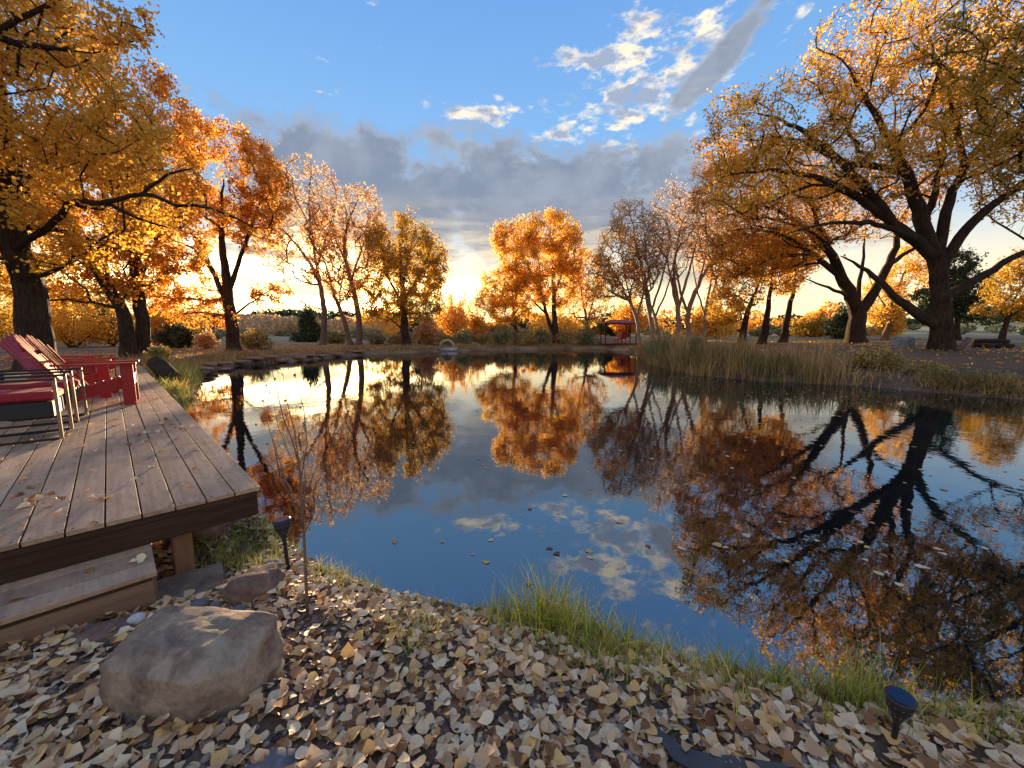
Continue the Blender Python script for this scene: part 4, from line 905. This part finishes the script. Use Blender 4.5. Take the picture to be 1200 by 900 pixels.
def deck_leaf(px, py, z=DZ):
    p = at_z(px, py, z+.012); o = link('fallen_leaf', rl.choice(LME)); o.location = tuple(p); s_ = rl.uniform(.4, 1.0); o.scale = (s_, s_*.85, s_*1.3)
    o.rotation_euler = (rl.gauss(0, .3), rl.gauss(0, .3), rl.uniform(0, 6.28)); return o
for cx_, cy_, sx_, sy_, n in [(42, 583, 16, 5, 12), (105, 582, 10, 3, 7), (225, 503, 18, 5, 14), (195, 515, 40, 12, 14), (160, 480, 45, 18, 16), (90, 560, 60, 30, 9), (180, 460, 25, 8, 14), (120, 500, 50, 18, 10), (230, 540, 20, 12, 4), (60, 600, 30, 8, 3)]:
    for _ in range(n):
        px = rl.gauss(cx_, sx_); py = rl.gauss(cy_, sy_); q = at_z(px, py, DZ); lx = (q[0]-Cx)*.7071+(q[1]-Cy)*.7071; ly = -(q[0]-Cx)*.7071+(q[1]-Cy)*.7071
        if -3.4 < lx < -.05 and .05 < ly < 12: tag(deck_leaf(px, py), 'dry curled leaf lying on the deck boards', 'leaf', 'dry leaves on the deck')
for px, py, z_ in ((165, 655, SZ), (155, 658, SZ), (105, 668, SZ), (20, 700, SZ)): tag(deck_leaf(px, py, z_), 'dry curled leaf lying on the low step', 'leaf', 'dry leaves on the step')
for i in range(26):
    px, py = [(815, 634), (840, 638), (1029, 671), (1081, 664), (870, 629), (1156, 615), (1075, 620), (463, 635), (760, 640), (690, 645), (930, 560), (1000, 600)][i] if i < 12 else (rl.uniform(330, 1150), rl.uniform(480, 640))
    p = at_z(px, py, .004)
    if sdist(p[0], p[1]) > -.1: continue
    o = link('fallen_leaf', rl.choice(LME)); o.location = tuple(p); s_ = rl.uniform(.7, 1.2); o.scale = (s_, s_, s_*.3); o.rotation_euler = (0, 0, rl.uniform(0, 6)); tag(o, 'pale leaf floating on the pond', 'leaf', 'leaves floating on the pond')

# ------------------------------------------------------------------ chairs
M['red'] = simple('red_paint', (.40, .010, .010), (.27, .008, .008), 12, .38, bmp=.08, bd=.002)
M['steel'] = simple('bronze_metal', (.34, .26, .19), (.26, .19, .14), 20, .34, metal=.9, bmp=.05, bd=.001)
M['darkmetal'] = simple('dark_frame', (.016, .013, .012), (.009, .008, .007), 20, .55, bmp=.05, bd=.001)
M['cushion'] = simple('red_cushion', (.36, .02, .025), (.26, .012, .016), 8, .85, bmp=.3, bd=.004)
M['slate'] = simple('grey_slat', (.10, .095, .085), (.06, .056, .05), 14, .7, bmp=.1, bd=.002)
def adirondack(label, loc, rz, group):
    """local origin: foot of the near front leg; +x is forward, chair extends to +y"""
    t = thing('adirondack_chair', label, 'chair', loc, rz, group); W_ = .56; mt = M['red']
    for y in (0.0, W_):
        b = MB(); b.box((-.01, y, .29), (.135, .034, .58), None, .004); b.build('leg', mt, t)
        b = MB(); yy = y+(.032 if y == 0 else -.032); b.add([(.02, yy-.012, .40), (.02, yy+.012, .40), (.02, yy-.012, .26), (.02, yy+.012, .26), (-.86, yy-.012, .0), (-.86, yy+.012, .0), (-.95, yy-.012, .0), (-.95, yy+.012, .0), (-.55, yy-.012, .25), (-.55, yy+.012, .25)],
            [(0, 1, 3, 2), (2, 3, 5, 4), (4, 5, 7, 6), (6, 7, 9, 8), (8, 9, 1, 0), (0, 2, 4, 8), (8, 4, 6), (1, 9, 5, 3), (9, 7, 5)]); b.build('side_rail', mt, t)
        b = MB(); s0 = -1 if y == 0 else 1; pr = [(.10, .055), (.06, .075), (-.25, .072), (-.55, .055), (-.72, .045)]
        V = []; 
        for x_, hw in pr: V += [(x_, y+s0*.03-hw, .582), (x_, y+s0*.03+hw, .582), (x_, y+s0*.03-hw, .604), (x_, y+s0*.03+hw, .604)]
        Fc = [(0, 1, 3, 2), (16, 18, 19, 17)]
        for k in range(4): a_ = 4*k; Fc += [(a_+2, a_+3, a_+7, a_+6), (a_, a_+4, a_+5, a_+1), (a_, a_+2, a_+6, a_+4), (a_+1, a_+5, a_+7, a_+3)]
        b.add(V, Fc); b.build('arm', mt, t)
        b = MB(); b.add([(-.03, y-.01, .58), (-.03, y+.01, .58), (.03, y-.01, .38), (.03, y+.01, .38), (-.03+.09, y-.01, .58), (-.03+.09, y+.01, .58)], [(0, 1, 3, 2), (2, 3, 5, 4), (4, 5, 1, 0), (0, 2, 4), (1, 5, 3)])
        b.build('arm_bracket', mt, t)
    for k in range(6):
        x_ = .01-k*.088; b = MB(); b.box((x_, W_/2, .405-.0-(k*.088)*.29), (.078, W_-.035, .019), Matrix.Rotation(-.28, 3, 'Y'), .003); b.build('seat_slat', mt, t)
    b = MB(); b.box((.035, W_/2, .335), (.02, W_-.03, .12), None, .003); b.build('front_apron', mt, t)
    b = MB(); b.bar((.0, W_, .12), (.0, 0, .12), .02, .05); b.build('stretcher', mt, t)
    # fan back: slats of different length, leaning back
    lean = R(31); bx_, bz_ = -.47, .24
    for k in range(7):
        f = (k-3)/3; L1 = .88-.16*abs(f)**2; y0 = W_/2+f*.20; y1 = W_/2+f*.29; wd = .076; V = []
        for s_, ww, yy in ((0, .062, y0), (.55, .072, (y0*.45+y1*.55)), (.93, wd, y1), (1.0, wd*.62, y1)):
            l = L1*s_; bow = .03*abs(f)**2; cx2 = bx_-math.sin(lean)*l + bow; cz = bz_+math.cos(lean)*l
            for tt in (0, -.018): V += [(cx2+tt*math.cos(lean), yy-ww/2, cz+tt*math.sin(lean)), (cx2+tt*math.cos(lean), yy+ww/2, cz+tt*math.sin(lean))]
        Fc = [(0, 1, 3, 2), (12, 14, 15, 13)]
        for q in range(3): a_ = 4*q; Fc += [(a_, a_+4, a_+5, a_+1), (a_+2, a_+3, a_+7, a_+6), (a_, a_+2, a_+6, a_+4), (a_+1, a_+5, a_+7, a_+3)]
        b = MB(); b.add(V, Fc); b.build('back_slat', mt, t)
    for l, wd in ((.22, .46), (.62, .58)):
        b = MB(); b.box((bx_-math.sin(lean)*l-.03, W_/2, bz_+math.cos(lean)*l), (.022, wd, .06), Matrix.Rotation(-lean, 3, 'Y'), .003); b.build('back_rail', mt, t)
    return t
GC = 'red adirondack chairs on the deck'
p = at_z(157, 474, DZ); adirondack('red wooden adirondack chair at the deck edge with its long arm fully in view', (p[0]-.03, p[1], DZ), R(40), GC)
p2 = (p[0]-1.0, p[1]+.62); adirondack('second red adirondack chair half hidden beyond the nearest one', (p2[0], p2[1], DZ), R(36), GC)
p3 = (p[0]-2.25, p[1]+1.15); adirondack('red adirondack chair set furthest left, its slatted back beside the thick tree trunk', (p3[0], p3[1], DZ), R(8), GC)
def metal_chair(label, loc, rz):
    """origin: foot of the near front leg; +x forward, extends to +y"""
    t = thing('patio_armchair', label, 'chair', loc, rz, 'metal patio chairs with red cushions on the deck'); W_ = .50; D_ = .62
    for y in (0, W_):
        b = MB(); b.box((0, y, .295), (.026, .026, .57), None, .003); b.build('leg', M['steel'], t)
        b = MB(); b.box((-D_, y, .29), (.026, .026, .56), None, .003); b.build('leg', M['darkmetal'], t)
        b = MB(); b.bar((.013, y, .585), (-D_-.05, y, .585), .032, .022, .003); b.build('arm', M['darkmetal'], t)
        b = MB(); b.bar((-.014, y, .014), (-D_+.014, y, .014), .024, .024, .003); b.build('floor_rail', M['darkmetal'], t)
    b = MB(); b.box((-D_/2, W_/2, .30), (D_-.06, W_-.03, .15), None, .008); b.build('seat_box', M['darkmetal'], t)
    b = MB(); b.box((-D_/2+.01, W_/2, .425), (D_-.04, W_-.05, .09), None, .03); b.build('seat_cushion', M['cushion'], t, False)
    ln = R(14); L1 = .62
    for k in range(5):
        y = .05 + k*(W_-.1)/4; b = MB(); b.bar((-D_+.02, y, .34), (-D_+.02-math.sin(ln)*L1, y, .34+math.cos(ln)*L1), .075, .016, .003, (1, 0, 0)); b.build('back_slat', M['slate'], t)
    b = MB(); b.box((-D_+.02-math.sin(ln)*L1, W_/2, .34+math.cos(ln)*L1), (.03, W_, .035), None, .004); b.build('back_top_rail', M['darkmetal'], t)
    return t
p = at_z(73, 515, DZ); metal_chair('bronze metal patio chair with red seat cushion nearest the camera, cut by the left edge', (p[0], p[1], DZ), R(40))
p = at_z(91, 495, DZ); metal_chair('bronze metal patio chair with red cushion between its neighbour and the red wooden chair', (p[0], p[1], DZ), R(38))

# ------------------------------------------------------------------ torches, sapling, small things
M['blackplastic'] = simple('black_plastic', (.022, .02, .022), (.012, .011, .012), 30, .5, bmp=.1, bd=.001)
M['solar'] = simple('solar_glass', (.008, .014, .05), (.005, .009, .03), 8, .12, bmp=0)
M['lattice'] = simple('lattice_plastic', (.26, .24, .24), (.04, .035, .035), 60, .5, bmp=.0)
M['edging'] = simple('edging_strip', (.07, .06, .055), (.045, .038, .035), 10, .6, bmp=.25, bd=.003)
M['twig'] = simple('twig_bark', (.20, .13, .085), (.12, .075, .05), 30, .8, bmp=.2, bd=.001)
def torch(label, loc, tilt, SC_T):
    t = thing('solar_torch', label, 'garden light', loc, 0, 'solar torch lights on the near bank'); t.rotation_euler = tilt
    b = MB(); b.lathe([(.006, -.02), (.011, .0), (.011, .19), (.014, .20), (.020, .215)], 10); b.build('stake', M['blackplastic'], t, True)
    b = MB(); b.lathe([(.018, .212), (.024, .225), (.043, .275), (.050, .315), (.047, .318), (.041, .275)], 20); h_ = b.build('head', M['blackplastic'], t, True)
    for r_, z1, z2, n in ((.0265, .232, .305, 12),):                     # pale pierced flame pattern set in the side
        for k in range(n):
            an = 2*math.pi*k/n
            for q in range(4):
                za = .242+q*.017; rr = .0262 + (za-.225)/.09*.0245; b = MB(); b.box((0, 0, 0), (.003, .0085, .0042), None); M3 = Matrix.Rotation(an, 3, 'Z')
                o = b.build('light_slot', M['lattice'], t); v = M3 @ Vector((rr, 0, 0)); o.location = (v.x, v.y, za); o.rotation_euler = (0, R(-14)*-1, an)
    b = MB(); b.lathe([(.040, .314), (.052, .316), (.053, .322), (.047, .326), (.0, .327)], 24); c = b.build('cap', M['blackplastic'], t, True)
    b = MB(); b.lathe([(.043, .3275), (.043, .3295), (.041, .330)], 24); b.build('solar_panel', M['solar'], t); t.scale = (SC_T,)*3
    return t
p = ground_at(338, 668); torch('black solar torch light standing between the deck corner and the water', (p[0], p[1], p[2]+.015), (R(2), R(-2), 0), .98)
p = ground_at(1049, 876); torch('short dark solar torch with a navy blue top at the lower right', (p[0], p[1]+.01, p[2]-.055), (R(4), R(-3), 0), .80)
def sapling():
    Y = ground_at(361, 725)[1]; root_p = ground_at(361, 725); t = thing('sapling', 'leafless thin sapling standing in front of the water right of the deck corner', 'sapling', root_p)
    A_ = lambda pts, yo=0: [Vector(at(x_, y_, Y+yo*(1 if i else 0)))-Vector(root_p) for i, (x_, y_) in enumerate(pts)]
    b = MB(); b.tube(A_([(361, 728), (359, 690), (357, 640), (354, 600), (352, 560), (350, 535)]), [.0085, .008, .0072, .0065, .0055, .0045], 8); b.build('trunk', M['twig'], t, True)
    br = [([(357, 640), (356, 600), (358, 560), (354, 535)], .004, .02), ([(351, 545), (342, 515), (332, 490), (325, 460), (318, 430)], .0038, .0), ([(350, 540), (345, 505), (336, 470), (332, 440)], .003, .05),
          ([(356, 620), (340, 580), (322, 552), (305, 530), (296, 520)], .004, -.08), ([(328, 558), (322, 525), (312, 490), (308, 470)], .0028, -.1), ([(354, 600), (336, 565), (326, 535), (318, 505)], .003, .1),
          ([(353, 560), (360, 520), (356, 480), (348, 450), (345, 430)], .003, .06), ([(357, 625), (368, 600), (374, 575), (372, 555)], .0028, .05), ([(352, 555), (338, 530), (326, 500), (322, 480)], .0028, .12),
          ([(354, 590), (372, 545), (374, 510), (374, 480)], .0025, .1)]
    for pts, r0, yo in br:
        q = A_(pts, yo); b = MB(); n = len(q); b.tube(q, [r0*(1-.75*i/(n-1)) for i in range(n)], 6); b.build('branch', M['twig'], t, True)
    tw = MB(); rr = random.Random(6)
    for pts, r0, yo in br:
        q = A_(pts, yo)
        for _ in range(2):
            i = rr.randrange(1, len(q)); s_ = q[i]; d = Vector((rr.uniform(-1, 1), rr.uniform(-.6, .6), rr.uniform(-.2, 1)))*.09; tw.tube([s_, s_+d*.6, s_+d+Vector((0, 0, -.02))], [.0013, .001, .0006], 4)
    o = tw.build('twigs', M['twig'], t); o['kind'] = 'stuff'
    for x_, y_ in ((312, 452), (316, 460), (322, 445), (308, 470), (334, 470), (345, 440), (300, 498), (318, 505), (330, 505), (352, 478), (326, 438), (372, 556)):
        c = Vector(at(x_, y_, Y))-Vector(root_p); o = link('leaf', LME[rr.randrange(10)], t); o.location = c; o.scale = (.22,)*3; o.rotation_euler = (rr.uniform(0, 3), rr.uniform(0, 3), rr.uniform(0, 6))
sapling()
def strip():
    pts = [(764, 858), (778, 868), (795, 882), (825, 893), (870, 898), (930, 908), (990, 930)]; t = MB(); V = []; wd = [.004, .018, .032, .040, .045, .05, .05]
    P = [ground_at(*q) for q in pts]
    for i, p in enumerate(P):
        a = P[max(i-1, 0)]; b_ = P[min(i+1, len(P)-1)]; d = (b_-a)[:2]; d /= np.linalg.norm(d); n_ = np.array((d[1], -d[0])); zz = p[2]+.035
        for o_, z_ in ((0, 0), (1, .0), (1, -.012), (0, -.012)): V.append((p[0]+n_[0]*wd[i]*2*o_, p[1]+n_[1]*wd[i]*2*o_, zz+z_))
    Fc = [(0, 1, 2, 3), tuple((len(P)-1)*4+k for k in (3, 2, 1, 0))]
    for i in range(len(P)-1):
        for k in range(4): Fc.append((i*4+k, (i+1)*4+k, (i+1)*4+(k+1) % 4, i*4+(k+1) % 4))
    t.add(V, Fc); tag(t.build('edging_strip', M['edging'], None, False), 'dark curved edging strip poking out of the leaves at the bottom edge', 'edging strip')
strip()
# log beside the deck end
p = ground_at(203, 449, .2); q = ground_at(180, 436, .3)
b = MB(); g0 = gz(p[0], p[1]); pts = [(p[0], p[1], g0+.10), (p[0]-.25, p[1]+.15, g0+.22), (p[0]-.55, p[1]+.3, g0+.42), (p[0]-.8, p[1]+.4, g0+.55)]
b.tube(pts, [.20, .23, .22, .20], 12); o = b.build('log', M['bark'], None, True); tag(o, 'dark old log leaning beside the far end of the deck', 'log')
# leaning cut log, woodpile under the giant tree
c = at(1131, 404, 16.5); g0 = gz(c[0], c[1]); b = MB(); b.tube([(c[0]-.25, c[1], g0+.05), (c[0], c[1]+.05, g0+.28), (c[0]+.22, c[1]+.1, g0+.52)], [.11, .10, .095], 10); tag(b.build('log', M['bark_pale'], None, True), 'cut log leaning up at a slant right of the giant cottonwood trunk', 'log')
wp = random.Random(9)
for i in range(7):
    c = at(1150+i*5, 400, 19+wp.uniform(-.4, .4)); g0 = gz(c[0], c[1]); L1 = wp.uniform(.4, .9); a = wp.uniform(-.5, .5); r_ = wp.uniform(.08, .13); z_ = g0+r_*.9+(.2 if i % 3 == 1 else 0)
    b = MB(); b.tube([(c[0]-L1/2*math.cos(a), c[1]-L1/2*math.sin(a), z_), (c[0]+L1/2*math.cos(a), c[1]+L1/2*math.sin(a), z_+wp.uniform(-.03, .06))], [r_, r_*.9], 9)
    tag(b.build('log', M['bark'], None, True), 'short log in the low heap between the giant cottonwood and the crooked green tree', 'log', 'logs heaped on the right bank')
# red shelter on the far shore
M['shelter'] = simple('shelter_red', (.30, .02, .015), (.2, .012, .01), 5, .6, bmp=.1, bd=.003)
c = at(724, 404, 40.5); g0 = gz(c[0], c[1]); sh = thing('garden_shelter', 'small red shelter with a shallow roof on posts at the far shore', 'shelter', (c[0], c[1], g0))
b = MB()
for (x0, x1, y0, y1, z0, z1) in ((-1.75, 1.75, -1.2, 1.2, 2.1, 2.18),): b.box((0, 0, 2.14), (3.5, 2.4, .10), None, .02)
b.build('roof_frame', M['shelter'], sh)
b = MB(); b.add([(-1.85, -1.3, 2.195), (1.85, -1.3, 2.195), (1.85, 1.3, 2.195), (-1.85, 1.3, 2.195), (-.7, 0, 2.55), (.7, 0, 2.55)], [(3, 2, 1, 0), (0, 1, 5, 4), (1, 2, 5), (2, 3, 4, 5), (3, 0, 4)]); b.build('roof', M['shelter'], sh)
for x_ in (-1.5, 1.5):
    for y_ in (-1, 1): b = MB(); b.box((x_, y_, 1.05), (.09, .09, 2.12), None, .01); b.build('post', M['fascia'], sh)
for k in range(9): b = MB(); b.box((-1.56+k*.39, 0, .22), (.37, 2.3, .05), None, .008); b.build('floor_board', M['shelter'], sh)
b = MB(); b.box((0, -1.12, .10), (3.5, .06, .2)); b.build('floor_beam', M['fascia'], sh)
for (x_, y_, a, lb) in ((-.1, -.35, 200, 'small red chair under the red shelter, left one'), (.55, -.1, 250, 'small red chair under the red shelter, right one')):
    t = thing('garden_chair', lb, 'chair', (c[0]+x_, c[1]+y_, g0+.25), R(a))
    b = MB(); b.box((0, 0, .4), (.5, .5, .06), None, .01); b.build('seat', M['red'], t); b = MB(); b.box((-.27, 0, .75), (.06, .5, .75), Matrix.Rotation(-.25, 3, 'Y'), .01); b.build('backrest', M['red'], t)
    for i_ in (-1, 1):
        for j_ in (-1, 1): b = MB(); b.box((i_*.21, j_*.21, .19), (.05, .05, .38)); b.build('leg', M['red'], t)
# white float with arch
M['vinyl'] = simple('white_vinyl', (.62, .62, .66), (.5, .5, .54), 6, .35, bmp=0)
M['vinyl_tan'] = simple('tan_vinyl', (.42, .36, .18), (.34, .28, .13), 6, .45, bmp=0)
c = at_z(524, 410.8, 0.02); fl = thing('pond_float', 'white inflatable ring float with a tan arch at the far shore', 'float', (c[0], c[1], 0.0))
b = MB(); rr = .98; b.tube([(rr*math.cos(a*math.pi/12), rr*.8*math.sin(a*math.pi/12), .13) for a in range(25)], .19, 10, False); b.build('ring', M['vinyl'], fl, True)
b = MB(); b.tube([(.66*math.cos(math.pi*a/14), .0, .22+.72*math.sin(math.pi*a/14)) for a in range(15)], .13, 10); b.build('arch', M['vinyl_tan'], fl, True)
b = MB(); b.lathe([(.85, .10), (.85, .14)], 20); b.build('floor', M['vinyl'], fl)

# leaves blown over the far banks (too small to tell apart)
def far_leaves():
    rng = np.random.default_rng(77); n = 30000; q = np.column_stack([rng.uniform(-26, 34, n), rng.uniform(5, 42, n)]); d = sdist(q[:, 0], q[:, 1]); k = (d > .3) & (d < 16) & (rng.uniform(size=n) < .25+.9*(vnoise(q[:, 0], q[:, 1], .6, 7)+.5)); q = q[k]
    C = np.column_stack([q, ground_z(q[:, 0], q[:, 1])+.03]); V, Fc = leaf_quads(C, .10, rng, 2.5)
    tag(link('scattered_leaves', mesh_from('scattered_leaves', V, Fc, [M['gold']], False, 4)), 'golden leaves scattered over the bare ground of the far banks', 'fallen leaves', kind='stuff')
far_leaves()
# loose grass between the deck and the left shore
def side_grass():
    rng = np.random.default_rng(78); B = []
    for px, py, n, r in [(222, 448, 700, .5), (235, 440, 500, .6), (215, 462, 500, .35), (250, 436, 400, .8), (205, 440, 400, .5), (290, 425, 300, .9), (225, 470, 200, .25)]:
        c = at_z(px, py, .15); B.append(c[:2]+rng.normal(size=(n, 2))*r)
    q = np.concatenate(B); q = q[sdist(q[:, 0], q[:, 1]) > -.05]; lx = (q[:, 0]-Cx)*.7071+(q[:, 1]-Cy)*.7071; q = q[lx > .02]
    V, Fc = blades(with_z(q), rng.uniform(.12, .5, len(q)), rng.uniform(.012, .022, len(q)), rng.uniform(.2, .9, len(q)), rng, 3)
    tag(link('shore_grass', mesh_from('shore_grass', V, Fc, [M['grass']], False, 3)), 'green and yellow grass beside the far part of the deck', 'grass', kind='stuff')
side_grass()

# small leaves adrift on the pond, too many and too small to pick apart
def drift():
    rng = np.random.default_rng(91); q = []
    for px, py, n, sx_, sy_ in [(950, 620, 40, 120, 35), (1080, 560, 40, 90, 40), (760, 560, 20, 150, 60), (900, 480, 60, 160, 12), (500, 480, 25, 150, 25), (620, 640, 8, 60, 30), (800, 446, 90, 60, 4), (960, 462, 90, 80, 5)]:
        for _ in range(n): q.append(at_z(rng.normal(px, sx_), max(rng.normal(py, sy_), 425), .004))
    q = np.array(q); q = q[sdist(q[:, 0], q[:, 1]) < -.08]; VV = []; FF = []; n0 = 0
    for c in q:
        V, Fc = LT[rng.integers(0, 18)]; a = rng.uniform(0, 6.28); s_ = rng.uniform(.03, .06)*(1+.02*c[1]); W_ = np.column_stack([V[:, 0]*math.cos(a)-V[:, 1]*math.sin(a), V[:, 0]*math.sin(a)+V[:, 1]*math.cos(a), V[:, 2]*.25])*s_+c
        VV.append(W_); FF += [tuple(i+n0 for i in f) for f in Fc]; n0 += len(V)
    tag(link('drifting_leaves', mesh_from('drifting_leaves', np.concatenate(VV), FF, [M['litter']])), 'tiny pale leaves drifting on the pond', 'fallen leaves', kind='stuff')
drift()
